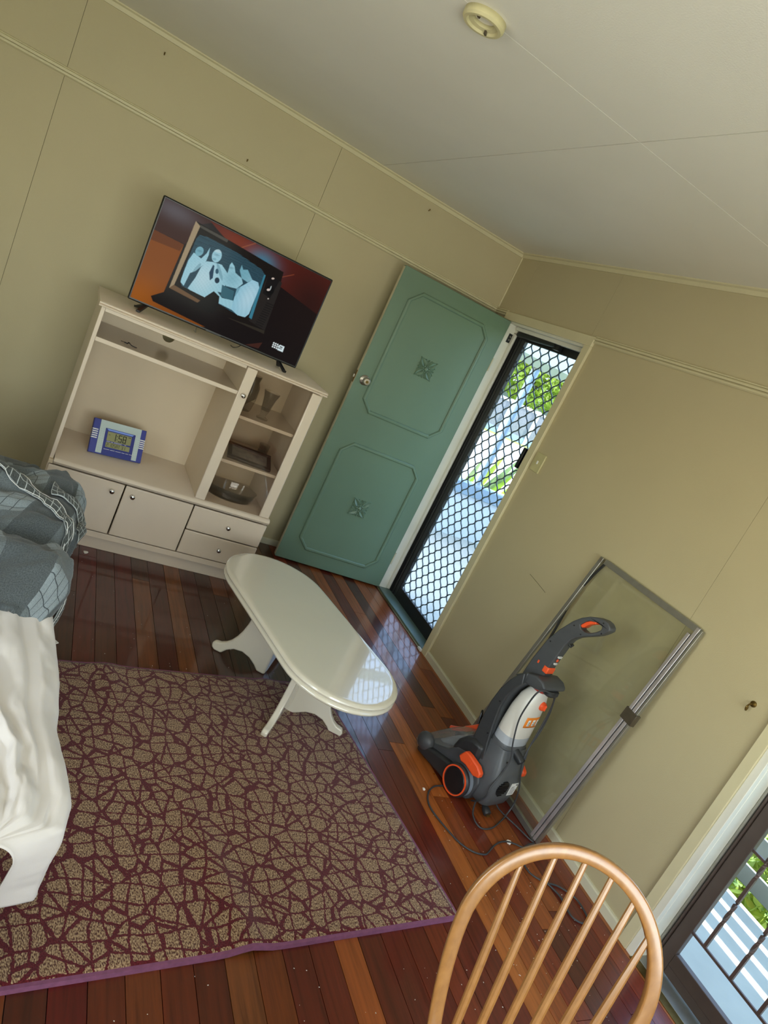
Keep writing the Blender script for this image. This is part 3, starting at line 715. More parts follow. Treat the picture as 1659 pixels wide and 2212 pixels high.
# ---- digital clock
ck = thing('digital_clock', 'blue and silver digital clock on the open cabinet bay', 'clock', on_cab(.171, .185, .4535), .0152 + .2156)
ck.rotation_euler = (math.radians(-24), 0, .0152 + .2156)
cw, ch_ = .281, .181
M['cblue'] = plain('violet_blue_plastic', '3a4290', .35, var=.03); M['csil'] = plain('silver_plastic', 'b9c8c6', .4, .1, var=.02)
M['lcd'] = plain('lcd_grey', '8f8f66', .25, var=.02); M['ink'] = plain('lcd_ink', '14160f', .4); M['cdb'] = plain('deep_blue_plastic', '2c357f', .3, var=.03)
B(0, cw, .0, .02, 0, ch_).build('case', 'cblue', ck, bevel=.003)
B(.034, .252, -.003, 0, .006, ch_ - .001).build('silver_panel', 'csil', ck, bevel=.001)
fcp = B(.064, .224, -.0055, -.003, .0, .142).build('blue_panel', 'cdb', ck, bevel=.001)
B(.077, .205, -.0067, -.0055, .078, .126).build('display', 'lcd', fcp); B(.077, .205, -.0067, -.0055, .044, .070).build('date_display', 'lcd', fcp)
MB().prism([(.070, .1395), (.214, .1395), (.206, .1305), (.078, .1305)], lambda a, b, c: (a, c, b), -.009, -.0055).build('light_bar', plain('pale_blue_gloss', '7d9ae6', .2), fcp)
SEG = {'0': 'abcdef', '1': 'bc', '2': 'abged', '3': 'abgcd', '5': 'afgcd', '8': 'abcdefg', 'S': 'afgcd', 'A': 'abcefg', 'T': 'at', '-': 'g'}
def digits(txt, x, z, w_, h_, gap, t, y, par, name):
    m = MB()
    for c_ in txt:
        if c_ == ':':
            m.box(x, x + t, y - .0006, y, z + h_*.22, z + h_*.22 + t); m.box(x, x + t, y - .0006, y, z + h_*.68, z + h_*.68 + t); x += t + gap; continue
        if c_ == ' ': x += w_ * .6; continue
        for s_ in SEG[c_]:
            r = {'a': (x, x+w_, z+h_-t, z+h_), 'g': (x, x+w_, z+h_/2-t/2, z+h_/2+t/2), 'd': (x, x+w_, z, z+t), 'f': (x, x+t, z+h_/2, z+h_), 'e': (x, x+t, z, z+h_/2),
                 'b': (x+w_-t, x+w_, z+h_/2, z+h_), 'c': (x+w_-t, x+w_, z, z+h_/2), 't': (x+w_/2-t/2, x+w_/2+t/2, z, z+h_)}[s_]
            m.box(r[0], r[1], y - .0006, y, r[2], r[3])
        x += w_ + gap
    return m.build(name, 'ink', par, smooth=0)
digits('1:58', .105, .083, .0185, .038, .0045, .0042, -.0067, fcp, 'time_digits')
digits('2:10SAT 31', .081, .048, .0088, .0175, .0028, .0017, -.0067, fcp, 'date_digits')
digits('-', .083, .108, .009, .004, .001, .002, -.0067, fcp, 'lcd_dash')
pm = MB()
for k in range(4): pm.box(.188 + k*.0035, .1905 + k*.0035, -.0073, -.0067, .117, .121)
pm.build('pm_mark', 'ink', fcp, smooth=0)
dsh = MB()
x_ = .072
for L in (.030, .024, .028, .016, .016, .015): dsh.box(x_, x_ + L, -.0062, -.0055, .031, .0325); x_ += L + .0045
for a, b in ((.079, .098), (.102, .113), (.118, .160), (.175, .184)): dsh.box(a, b, -.0062, -.0055, .0735, .075)
dsh.build('printed_captions', 'white', fcp, smooth=0)['kind'] = 'stuff'
for xx in (.0, .2525):
    for k in range(5): B(xx, xx + .028, -.0025, .019, .077 + k * .011, .0825 + k * .011).build('side_bar', 'white', ck, smooth=0)
pp = MB()
for xx in (.043, .056, .231, .244):
    for k in range(10): pp.lathe([(.0013, 0), (.0005, .0005)], (xx, -.003, .02 + k * .0125), (0, -1, 0), 6)
pp.build('dot_texture', 'alu', ck, smooth=0)['kind'] = 'stuff'
MB().tube([(.14, .018, .13), (.14, .075, .028)], .006, 6).build('prop_stand', 'cblue', ck)
# ---- coffee table
tx, ty, tph, TH = -1.1835, -1.745, 1.774, .39
tab = thing('coffee_table', 'cream lacquered coffee table with rounded ends standing on rug edge', 'table', (tx, ty, 0), tph)
def stad(ins, z, a=.5963, b=.2594, e=.2831, n=22):
    a, b, e = a - ins, b - ins, e - ins; P = []
    for sgn in (1, -1):
        for k in range(n + 1):
            t = -PI/2 + PI * k / n
            P.append((sgn * (a - e + e * cos(t)), sgn * b * sin(t), z))
    return P
prof = [(.03, TH), (.014, TH), (.007, TH - .002), (.002, TH - .006), (0, TH - .0115), (.002, TH - .017), (.006, TH - .021), (.0105, TH - .0225), (.0105, TH - .0255), (.005, TH - .0275), (.001, TH - .032), (0, TH - .0365), (.002, TH - .042), (.007, TH - .046), (.016, TH - .048)]
MB().rings([stad(i, z) for i, z in prof]).build('tabletop', 'table', tab, smooth=30)
L_ = .262
out = [(-.012, 0), (.028, 0), (.05, .022), (.085, .045), (.125, .055), (.165, .048), (.195, .028), (.212, .006), (.218, 0), (.252, 0), (.268, .012), (.272, .03), (.262, .045)]
out += [(.262 - .118 * sin(t) ** .9, .045 + .24 * (1 - cos(t))) for t in [PI/2 * k / 8 for k in range(1, 9)]] + [(.142, TH - .045), (-.012, TH - .045)]
for su in (1, -1):
    for sv in (1, -1):
        A_ = Vector((su * .135, 0, 0)); D_ = Vector((su * .175, sv * .195, 0)).normalized(); N_ = Vector((-D_.y, D_.x, 0))
        MB().prism([(p, max(q_, .0095)) if su < 0 else (p, q_) for p, q_ in out], lambda a, b, c: A_ + D_ * a + N_ * c + Vector((0, 0, b)), -.014, .014).build('leg', 'table', tab, bevel=.009, seg=3)
tab.location.z = .0
# ---- rug with a ruck, dark binding
rg = thing('patterned_rug', 'maroon and beige shard patterned rug in the middle of the floor', 'rug', (-.763, -2.894, 0), math.radians(7.4))
RW, RH = 2.05, 1.245
def bump(x, y):
    r = .016 * math.exp(-((x + .80 + .12 * (y - .1)) / .05) ** 2) * math.exp(-(y / .42) ** 2)
    r += .008 * math.exp(-((x + .42 - .1 * y) / .04) ** 2) * math.exp(-((y - RH) / .2) ** 2)
    r += .010 * math.exp(-((x + 1.02) / .05) ** 2) * math.exp(-((y - RH) / .25) ** 2)
    return r + .0015 * noise.noise((x * 3, y * 3, 1))
ry = lambda t: RH * t
MB().grid(lambda u, v: (-RW * u, RH * v, .0085 + bump(-RW * u, RH * v)), 150, 90).build('pile', 'rug', rg, solid=.008, smooth=60)
edge = []
for k in range(61): edge.append((-RW * k / 60, 0))
for k in range(1, 41): edge.append((-RW, RH * k / 40))
for k in range(1, 61): edge.append((-RW + RW * k / 60, RH))
for k in range(1, 40): edge.append((0, RH - RH * k / 40))
MB().tube([(x, y, .0075 + bump(x, y)) for x, y in edge], 1, loop=True, sec=[(.0065, -.010), (.0065, .010), (-.0068, .012), (-.0068, -.012)], up=(0, 0, 1)).build('binding', 'bind', rg, smooth=60)['label'] = 'purple woven binding along the rug edge'
tag(B(-.038, .038, -.009, .009, 0, .0008).build('pink_paper_strip', 'pink', loc=(-.824, -2.867, .0105)), 'small pink paper strip on the near right corner of the rug', 'paper').rotation_euler = (0, 0, .02)
def flake(x, y, z, s, rz, label, t=.004):
    P = [(s * (.5 + .35 * random.random()) * cos(a), s * (.5 + .35 * random.random()) * sin(a)) for a in [2*PI*k/6 + random.uniform(-.3, .3) for k in range(6)]]
    o = MB().prism(P, lambda a, b, c: (a, b, c + .12 * a), 0, t).build('paint_flake', 'plaster', bevel=.001, loc=(x, y, z)); o.rotation_euler = (0, 0, rz)
    tag(o, label, 'flake', 'white flakes scattered on the floor and rug')
flake(-2.027, -.813, .001, .02, .3, 'small white flake on the boards in front of the cabinet plinth')
flake(-2.141, -1.671, .0015, .036, 1., 'fan shaped white flake on the boards between bed and cabinet')
flake(-1.845, -2.236, .0105, .034, .2, 'squarish white flake on the rug, nearest to the bed')
flake(-1.171, -2.112, .0105, .028, 2.2, 'thin white flake on the rug beside the near table leg')
flake(-.283, -2.544, .001, .018, .5, 'white flake on the boards beside the vacuum cord loop')
flake(-.595, -2.282, .001, .011, .8, 'tiny white flake on the boards left of the vacuum wheel')
# ---- bed, sheet, duvet
bed = thing('bed', 'single mattress bed along the left edge with pale floral cover', 'bed', (-2.285, -3.52, 0), math.radians(1.7))
BZ = .50
B(-1.25, 0, 0, 2.02, .24, BZ).build('mattress', 'floral', bed, bevel=.03, seg=4)
B(-1.22, -.03, .03, 1.99, .09, .24).build('bed_base', 'bark', bed, bevel=.01)
for x in (-1.16, -.1):
    for y in (.1, 1.9): MB().lathe([(.022, 0), (.028, .09)], (x, y, 0), n=12).build('leg', 'bark', bed)
for z in (BZ - .006, .252):
    MB().tube([(.002, .02, z), (.002, 2.0, z), (-.02, 2.022, z), (-1.23, 2.022, z), (-1.252, 2.0, z), (-1.252, .02, z), (-1.23, -.002, z), (-.02, -.002, z)], .007, 8, loop=True).build('piping', 'pipingw', bed)
def fbm(x, y, z, o=4):
    return noise.fractal((x, y, z), 1., 2.0, o)
# white sheet: lies on the mattress and hangs over the side
sy = [-3.20, -3.15, -3.10, -3.02, -2.89, -2.76, -2.6, -2.37, -2.03, -1.8]
sx_ = [-2.258, -2.25, -2.165, -2.152, -2.170, -2.196, -2.196, -2.228, -2.262, -2.285]
def smooth01(x): x = max(0., min(1., x)); return x * x * (3 - 2 * x)
def sheet(u, v):
    y = -3.16 + 1.32 * v
    near = smooth01(v / .07); under = smooth01((1 - v) / .35)
    xe = interp(y, sy, sx_)
    hang = interp(v, [0, .05, .12, .3, .6, .85, 1], [.12, .17, .23, .27, .30, .20, .01])
    inner = interp(v, [0, .2, .45, 1], [-2.315, -2.345, -2.50, -2.75]) + .012 * fbm(v * 9, 2., .5)
    zt = BZ + .012
    crz = .011 * sin(v * 11 + u * 26 + 3 * fbm(v * 2.5, u * 3, 4.)) + .016 * fbm(v * 7, u * 9, .3)
    if u < .45:
        t = u / .45; x = inner + (xe - .05 - inner) * t
        z = zt + (max(0, crz + .006) * under * near + .004) * sin(PI * min(1, t * 1.2 + .02)) ** .5
    else:
        t = (u - .45) / .55; L = .078 + hang; s_ = t * L
        if s_ < .078: a = s_ / .078 * PI / 2; x = xe - .05 + .05 * sin(a); z = zt - .05 * (1 - cos(a))
        else: x = xe - .03 * ((s_ - .078) / .25); z = zt - .05 - (s_ - .078)
        x += (.006 + .02 * t) * t * near * (sin(v * 30 + u * 6 + 2.5 * fbm(v * 3, u, 2)) * .7 + fbm(y * 9, z * 4, 5.))
        z += max(-.02, crz) * (1 - t) * near * under * .6
    return (x, y + .012 * fbm(u * 6, v * 6, 9) * near, z)
tag(MB().grid(sheet, 84, 190).build('bed_sheet', 'sheet', solid=.002, smooth=80), 'crumpled white sheet hanging over the side of the bed', 'sheet')
# grey check duvet heaped at the far end of the bed
dy = [-2.40, -2.35, -2.256, -2.19, -2.12, -2.06, -1.995, -1.93, -1.87, -1.78, -1.69, -1.57, -1.45, -1.383, -1.25]
dx = [-2.28, -2.265, -2.215, -2.205, -2.208, -2.222, -2.238, -2.215, -2.202, -2.198, -2.196, -2.206, -2.26, -2.30, -2.33]
def duvet(u, v):
    y = -2.37 + 1.14 * v
    xe = interp(y, dy, dx) + .004 * sin(v * 40)
    crease = math.exp(-((y + 1.995 - .12 * (u - .5)) / .045) ** 2)
    zt = .575 + .05 * sin(PI * min(1, v * 1.15)) ** .6 + .05 * fbm(u * 2.5, v * 4, 3.) - .035 * crease
    if v < .1: zt -= .05 * (1 - v / .1)
    if v > .88: zt -= .10 * ((v - .88) / .12) ** 1.5
    hang = interp(v, [0, .08, .2, .31, .36, .45, .6, .8, 1], [.05, .13, .17, .15, .08, .10, .13, .1, .06])
    rad = .07
    inner = -2.82
    if u < .55:
        t = u / .55; x = inner + (xe - rad - inner) * t; z = zt
    else:
        t = (u - .55) / .45; L = rad * PI / 2 + hang; s_ = t * L
        if s_ < rad * PI / 2: a = s_ / rad; x = xe - rad + rad * sin(a); z = zt - rad * (1 - cos(a))
        else: x = xe - .10 * (s_ - rad * PI / 2); z = zt - rad - (s_ - rad * PI / 2)
    wr_ = .016 * sin(20 * v + 9 * u + 4 * fbm(u * 3, v * 3, 7)) + .022 * fbm(u * 6, v * 9, 1.) - .02 * crease
    k = min(1, u / .55) ; x += wr_ * (.2 + .7 * max(0, u - .5)); z += wr_ * (1.1 - .6 * u)
    return (x, y, max(z, BZ + .04) if u < .55 else z)
dv = thing('duvet', 'rumpled grey checked duvet heaped over the far end of the bed', 'duvet')
MB().grid(duvet, 80, 130, uv=lambda u, v: (u * .95 + .04 * sin(v * 7), v * 1.14 + .03 * sin(u * 9))).build('cover', 'duvet', dv, solid=.016, smooth=80)
def ribbon(path, wd, n=60, off=.009):
    def f(i, j):
        k = i * (len(path) - 1); a = int(min(k, len(path) - 2)); t = k - a
        u = path[a][0] + (path[a+1][0] - path[a][0]) * t; v = path[a][1] + (path[a+1][1] - path[a][1]) * t
        p = Vector(duvet(u, v + (j - .5) * wd)); q = Vector(duvet(u + .01, v)) - Vector(duvet(u - .01, v)); r = Vector(duvet(u, v + .01)) - Vector(duvet(u, v - .01))
        n_ = q.cross(r).normalized(); n_ = n_ if n_.x + n_.z > 0 else -n_
        return p + n_ * (off + .012 * sin(PI * j))
    return f
hp = [(.12, .70), (.30, .62), (.45, .53), (.58, .43), (.70, .33), (.82, .24), (.92, .17), (.99, .11)]
MB().grid(ribbon(hp, .055), 70, 8, uv=lambda u, v: (u * .9, v * .055)).build('hem', 'duvetd', dv, solid=.004, smooth=80)['label'] = 'dark hem fold with a white grid'
MB().grid(ribbon([(.50, .60), (.6, .55), (.70, .47), (.76, .43)], .075, off=.012), 30, 8, uv=lambda u, v: (u * .4, v * .075)).build('hem', 'duvetd', dv, solid=.004, smooth=80)['label'] = 'dark underside showing at a fold'
MB().grid(ribbon([(.80, .62), (.86, .56), (.90, .48), (.94, .41)], .02), 30, 4, uv=lambda u, v: (u * .3, v * .025)).build('hem', 'duvetd', dv, solid=.004, smooth=80)['label'] = 'short dark hem piece with white stitches'
for path in (hp, ):
    for s_ in (-.026, .026):
        MB().tube([Vector(ribbon([(a, b + s_) for a, b in path], .001, off=.002)(k / 60, .5)) for k in range(56)], .0013, 5).build('hem_piping', 'white', dv)
# ================================================================= RIGHT WALL THINGS
sw = thing('light_switch', 'cream light switch plate beside the left doorway', 'switch', (0, -1.178, 1.371))
B(-.011, 0, -.043, .043, -.055, .055).build('plate', plain('cream_switch_plastic', 'c4bc8c', .35), sw, bevel=.004)
B(-.015, -.011, -.006, .006, -.010, .010).build('rocker', 'white', sw, bevel=.002)
hk = thing('wall_hook', 'small brass hook screwed to the right wall', 'hook', (0, -2.897, 1.051))
MB().lathe([(.012, 0), (.012, .003), (.004, .005)], (0, 0, 0), (-1, 0, 0), 14).build('rose', 'brass', hk)
MB().tube(catmull([(-.003, 0, 0), (-.022, 0, -.004), (-.03, .0, -.018), (-.022, .0, -.03), (-.012, .004, -.024), (-.010, .008, -.012)], 5), .0028, 8).build('hook_arm', 'brass', hk)
for (x, z), lab in zip(((-2.407, 2.397), (-1.855, 2.145), (-.754, 2.415)), ('left most small nail above the picture rail on the television wall', 'middle small nail just over the picture rail above the television', 'right most small nail above the picture rail near the green door')):
    n_ = MB().tube([(0, 0, 0), (0, -.012, .002), (0, -.014, .010)], .0035, 6)
    tag(n_.build('wall_nail', 'brass', loc=(x, 0, z)), lab, 'nail', 'nails in the television wall')
cl = thing('ceiling_ring', 'round cream ring mount fixed to the ceiling, without its cover', 'ceiling mount', (-1.756, -2.292, H))
MB().lathe([(.060, 0), (.060, -.016), (.055, -.022), (.046, -.022), (.042, -.016), (.030, -.013), (.030, -.001)], (0, 0, 0), n=36, cap=False).build('ring', plain('aged_cream_plastic', 'd2c99c', .45), cl, solid=.002)
MB().lathe([(.030, -.003), (.0005, -.004)], (0, 0, 0), n=30).build('centre_disc', 'ceil', cl)
for a in (.8, 3.9): B(-.006, .006, -.003, .003, -.0225, -.014, T=Matrix.Rotation(a, 4, 'Z') @ Matrix.Translation((.040, 0, 0))).build('slot', 'tape', cl)
# ---- old shower screen leaning on the wall
scn = thing('shower_screen', 'framed glass shower screen leaning against the right wall', 'glass panel', (0, 0, 0))
nb, fb, ft, nt_ = Vector((-.128, -2.528, .012)), Vector((-.128, -1.945, .012)), Vector((-.022, -1.985, 1.150)), Vector((-.022, -2.572, 1.150))
up = (ft - fb).normalized(); nrm = (fb - nb).cross(nt_ - nb).normalized()
if nrm.x > 0: nrm = -nrm
def bar(a, b, w0, w1, t0, t1, name, m, par, side):
    d_ = (Vector(b) - Vector(a)).normalized(); sv = nrm.cross(d_)
    if sv.dot(Vector(side)) < 0: sv = -sv
    P = [(w0, t0), (w1, t0), (w1, t1), (w0, t1)]
    return MB().rings([[Vector(p) + sv * u + nrm * v for u, v in P] for p in (a, b)]).build(name, m, par, bevel=.001)
MB().rings([[nb, fb, ft, nt_], [p - nrm * .004 for p in (nb, fb, ft, nt_)]]).build('pane', 'shower', scn, smooth=0)
bar(nt_ + Vector((0, -.012, 0)), ft, -.012, .014, -.009, .009, 'top_bar', 'alu', scn, (0, 0, 1))
bar(nb + Vector((0, 0, -.01)), fb + Vector((0, 0, -.01)), -.0, .026, -.009, .009, 'bottom_bar', 'alu', scn, (0, 0, 1))
tn = nt_ - up * .03
bar(nb, tn, -.027, -.012, -.008, .010, 'side_bar', plain('bright_aluminium', 'd5cfd0', .35, .7), scn, (0, -1, 0))
bar(nb, tn, -.012, -.006, -.006, .003, 'seal', 'black', scn, (0, -1, 0))
bar(nb, nt_ + up * .01, -.006, .010, -.010, .010, 'side_bar', plain('bright_aluminium', 'd5cfd0', .35, .7), scn, (0, -1, 0))
bar(nb, nt_ + up * .01, .010, .014, -.008, .004, 'seal', 'tape', scn, (0, -1, 0))
bar(nb, nt_ + up * .01, .014, .024, -.009, .009, 'side_bar', 'alu', scn, (0, -1, 0))
q0 = nb + (nt_ - nb) * .585; q1 = nb + (nt_ - nb) * .632
bar(q0, q1, -.034, .030, -.013, .014, 'tape_wrap', 'tape', scn, (0, -1, 0))
MB().tube(catmull([ft + Vector((-.004, -.006, -.01)), ft + Vector((-.006, .03, -.12)), ft + Vector((-.012, .05, -.26)), ft + Vector((-.03, .04, -.6)), fb + Vector((-.004, .01, .02))], 6), 1, sec=[(-.005, -.004), (.005, -.004), (.005, .004), (-.005, .004)]).build('loose_seal', 'vacd', scn)
lb = thing('aluminium_strip', 'loose narrow aluminium strip leaning on the wall left of the shower screen', 'strip', (0, 0, 0))
la, lt_ = Vector((-.115, -1.86, .0)), Vector((-.016, -1.953, 1.158))
MB().tube([la, lt_], 1, sec=[(-.011, -.008), (.011, -.008), (.011, .008), (-.011, .008)], up=(0, 1, 0)).build('strip', 'alu', lb, bevel=.002)
MB().tube([lt_ + Vector((-.0085, .0, -.028)), lt_ + Vector((-.0088, 0, -.004))], 1, sec=[(-.009, -.001), (.009, -.001), (.009, .001), (-.009, .001)], up=(0, 1, 0)).build('mitred_end', 'steel', lb)
# ================================================================= CARPET WASHER
vth = math.radians(15); VO = (-.31, -2.24, 0)
vac = thing('carpet_washer', 'grey and orange upright carpet washer with a white tank by the right wall', 'vacuum cleaner', VO, vth)
def FZ(a, b, c): return (c, a, b)          # polygon in (forward, height), extruded sideways
hull = [(-.075, .03), (-.06, .014), (.20, .010), (.255, .010), (.285, .022), (.285, .045), (.235, .075), (.13, .125), (.09, .175), (.03, .195), (-.05, .185), (-.09, .12)]
MB().prism(hull, FZ, -.125, .125).build('base_hull', 'vac', vac, bevel=.014, seg=3)
MB().prism([(-.06, .05), (-.03, .018), (.20, .012), (.26, .012), (.262, .04), (.21, .07), (.08, .10), (-.04, .10)], FZ, -.152, .152).build('side_skirt', 'vacd', vac, bevel=.012, seg=3)
for s_ in (-1, 1):
    nz_ = MB(); nz_.ball((s_ * .135, .242, .072), (.034, .046, .044), 18); nz_.build('nozzle_end', 'vac', vac)
    MB().prism([(.045, .168), (.024, .208), (-.005, .208), (-.062, .199), (-.088, .182), (-.090, .160), (-.060, .148), (-.005, .158), (.025, .152)], lambda a, b, c: (c, a - (.03 if s_ > 0 else 0), b), s_ * .128, s_ * .158).build('side_lever', 'orange', vac, bevel=.006)
    wh = MB().lathe([(.067, .004), (.073, .008), (.073, .016), (.071, .022), (.066, .026), (.0005, .026)], (s_ * .142, -.004, .0735), (s_, 0, 0), 36).build('wheel', 'vacd', vac)
    MB().tube([(s_ * .1685, -.004 + .0625 * cos(2*PI*k/40), .0735 + .0625 * sin(2*PI*k/40)) for k in range(40)], 1, loop=True, sec=[(-.0035, -.003), (.0035, -.003), (.0035, .003), (-.0035, .003)], up=(1, 0, 0)).build('wheel_ring', 'orange', wh)
    MB().lathe([(.056, .0), (.053, .003), (.0005, .004)], (s_ * .168, -.004, .0735), (s_, 0, 0), 32).build('hub_cap', 'black', wh)
    MB().lathe([(.0715, 0), (.0705, .045), (.066, .06), (.050, .07)], (s_ * .148, -.004, .0735), (-s_, 0, 0), 36).build('wheel_drum', 'vacb', vac)
B(-.14, -.128, -.024, -.0, .1925, .204).build('lever_button', 'orange', vac, bevel=.003)
B(-.1605, -.157, -.03, -.012, .176, .19).build('lever_button', 'orange', vac, bevel=.001)
dome = [(.30, .045), (.292, .065), (.255, .110), (.215, .160), (.175, .205), (.135, .232), (.085, .245), (.06, .225), (.075, .14), (.20, .075)]
MB().prism(dome, FZ, -.112, .112).build('dirty_water_tank', 'dome', vac, bevel=.03, seg=4)
MB().prism([(.235, .085), (.16, .17), (.11, .20), (.09, .19), (.12, .13), (.2, .085)], FZ, -.06, .06).build('tank_baffle', 'vacb', vac, bevel=.01)
MB().prism([(.125, .135), (.112, .20), (.085, .238), (.04, .262), (-.02, .262), (-.03, .15)], FZ, -.122, .122).build('collar', 'vacd', vac, bevel=.022, seg=3)
MB().prism([(.295, .012), (.31, .03), (.30, .055), (.28, .05), (.27, .012)], FZ, -.118, .118).build('nozzle_lip', 'dome', vac, bevel=.004)
MB().tube(catmull([(.0, .245, .140), (.0, .215, .158), (.0, .18, .185), (.0, .14, .225), (.0, .115, .252)], 4), [.011] * 9 + [.014] * 8, 10).build('tank_latch', 'orange', vac)
MB().tube(catmull([(.02, .14, .245), (.03, .16, .30), (.05, .17, .29), (.07, .16, .25), (.10, .13, .27), (.11, .10, .25)], 5), .005, 8).build('hose', 'black', vac)
front = [(.045, .16), (.059, .271), (.068, .359), (.069, .444), (.059, .521), (.039, .582), (.011, .63), (-.006, .645)]
rear = [(-.020, .600), (.000, .565), (.016, .506), (.017, .444), (.004, .37), (-.018, .283), (-.05, .183), (-.065, .14)]
for s_ in (-1, 1): MB().prism(front + rear, FZ, s_ * .088, s_ * .108).build('side_frame', 'vacf', vac, bevel=.004)
shell = front + [(f + .007, z) for f, z in rear]
MB().prism(shell, FZ, -.088, .088).build('front_shell', 'vacr', vac, bevel=.003)
for z, f_ in ((.470, .030), (.320, .004)): MB().lathe([(.004, 0), (.004, .002), (.0005, .0025)], (-.108, f_, z), (-1, 0, 0), 10).build('screw_recess', 'black', vac)
def superloft(secs, n=28, p=3.2):
    R = []
    for z, cx, cy, hx, hy in secs:
        R.append([(cx + hx * math.copysign(abs(cos(t)) ** (2/p), cos(t)), cy + hy * math.copysign(abs(sin(t)) ** (2/p), sin(t)), z) for t in [2*PI*k/n for k in range(n)]])
    return MB().rings(R)
superloft([(.035, -.01, -.075, .075, .055), (.05, -.01, -.077, .092, .07), (.10, -.01, -.077, .104, .079), (.17, -.01, -.073, .105, .079), (.235, -.005, -.063, .10, .072), (.275, 0, -.052, .094, .060), (.305, 0, -.045, .090, .056)], p=4.6).build('motor_housing', 'vacr', vac, smooth=50)
superloft([(.285, 0, -.044, .086, .050), (.30, 0, -.045, .088, .054), (.40, 0, -.04, .086, .054), (.48, 0, -.038, .080, .052), (.545, 0, -.04, .066, .047), (.58, 0, -.044, .048, .038), (.60, 0, -.046, .034, .028)], p=2.8).build('clean_water_tank', 'tank', vac, smooth=60)
superloft([(.30, 0, -.043, .091, .058), (.318, 0, -.043, .0915, .058), (.325, 0, -.043, .089, .055)], p=2.8).build('tank_seat', 'vacr', vac, smooth=50)
superloft([(.592, 0, -.046, .040, .034), (.604, 0, -.046, .042, .036), (.612, 0, -.046, .036, .03)], p=2.4).build('tank_handle', plain('dull_red_plastic', 'a33c33', .4), vac, smooth=60)
tc_ = MB().lathe([(.020, 0), (.021, .006), (.018, .014), (.010, .017), (.0005, .0175)], (.012, -.084, .535), (.0, -1, .12), 20).build('tank_cap', 'orange', vac)
B(.008, .016, -.109, -.099, .523, .55).build('cap_grip', 'orange', tc_, bevel=.003)
def tank_patch(x0, x1, z0, z1, name, m, par, off, ny=10):
    def f(u, v):
        x = x0 + (x1 - x0) * u; z = z0 + (z1 - z0) * v
        hx = interp(z, [.40, .48, .545], [.086, .080, .066]); hy = interp(z, [.40, .48, .545], [.054, .052, .047]); cy = interp(z, [.40, .48, .545], [-.04, -.038, -.04])
        k = max(0, 1 - abs(x / hx) ** 2.8) ** (1 / 2.8); return (x, cy - hy * k - off, z)
    return MB().grid(f, ny, 4).build(name, m, par, solid=.0006)
lab_ = tank_patch(-.045, .060, .424, .475, 'tank_label', 'orangel', vac, .0008)
for x in (-.030, .004, .034): tank_patch(x, x + .018, .433, .463, 'label_box', 'white', lab_, .0016, 4)
for x in (-.030, .004, .034):
    for z in (.440, .449): tank_patch(x + .004, x + .013, z, z + .0035, 'label_drawing', 'alu', lab_, .0024, 2)
# vents and rating plate on the motor housing
vn = MB()
for k in range(9):
    z = .112 + k * .0085; hw = math.sqrt(max(0, .037 ** 2 - (z - .146) ** 2)); vn.box(-.045 - hw, -.045 + hw, -.1585, -.150, z, z + .0042)
vn.build('motor_vent', 'black', vac, smooth=0)
rp_ = B(.012, .060, -.1555, -.1525, .105, .168).build('rating_plate', 'white', vac)
tl_ = MB()
for k in range(6): tl_.box(.018, .018 + random.uniform(.02, .036), -.1562, -.1555, .113 + k * .0075, .1145 + k * .0075)
tl_.box(.044, .056, -.1562, -.1555, .158, .163); tl_.build('plate_print', 'vacd', rp_, smooth=0)['kind'] = 'stuff'
MB().lathe([(.020, 0), (.0185, .05), (.0185, .06), (.014, .06), (.014, .02)], (-.005, -.09, .300), (.10, -1, -.38), 18).build('hose_port', 'vacd', vac)
for s_ in (-1, 1): MB().lathe([(.0045, 0), (.0045, .002), (.0005, .002)], (s_ * .06, -.118, .262), (0, -1, 0), 10).build('screw_recess', 'black', vac)
# head and handle
MB().prism([(.050, .598), (.010, .638), (-.045, .662), (-.085, .657), (-.108, .640), (-.106, .624), (-.06, .608), (-.01, .60)], FZ, -.082, .082).build('head_cap', 'vac', vac, bevel=.02, seg=4)
ckh = superloft([(.604, -.005, -.098, .034, .022), (.612, -.005, -.100, .040, .026), (.626, -.005, -.098, .040, .026)], p=2.5).build('cord_hook', 'vacd', vac)
oh = [(.052, .600), (.047, .683), (.030, .795), (.003, .868), (-.030, .932), (-.055, .965), (-.085, .991), (-.115, 1.007), (-.145, 1.015), (-.168, 1.013), (-.184, 1.003), (-.188, .990), (-.178, .973), (-.160, .950), (-.135, .928), (-.108, .908), (-.082, .886), (-.064, .860), (-.055, .827), (-.046, .743), (-.042, .690), (-.040, .640)]
ih = [(-.066, .938), (-.080, .962), (-.095, .976), (-.118, .986), (-.140, .990), (-.153, .984), (-.154, .972), (-.140, .952), (-.120, .934), (-.098, .924), (-.078, .926)]
MB().prism([oh, ih[::-1]], FZ, -.026, .026).build('handle', 'vac', vac, bevel=.008, seg=3)
MB().prism([(-.064, .936), (-.080, .963), (-.095, .977), (-.119, .987), (-.122, .978), (-.104, .966), (-.092, .953), (-.085, .938), (-.076, .930)], FZ, -.02, .02).build('trigger', 'orange', vac, bevel=.003)
for s_ in (-1, 1):
    for f_, z in ((.012, .80), (-.045, .92), (-.150, 1.002), (-.165, .962), (-.09, .906)):
        MB().lathe([(.0035, 0), (.0035, .0012), (.0005, .0012)], (s_ * .026, f_, z), (s_, 0, 0), 8).build('screw_recess', 'black', vac)
B(-.0275, .0275, -.0475, -.020, .672, .702).build('release_button', 'orange', vac, bevel=.004)
B(-.028, -.0255, .008, .016, .688, .702).build('side_button', 'orange', vac, bevel=.001)
MB().tube([(.0, -.052, .835), (.004, -.066, .828), (.004, -.07, .842)], .006, 8).build('upper_cord_hook', 'vacd', vac)
hm = MB(); 
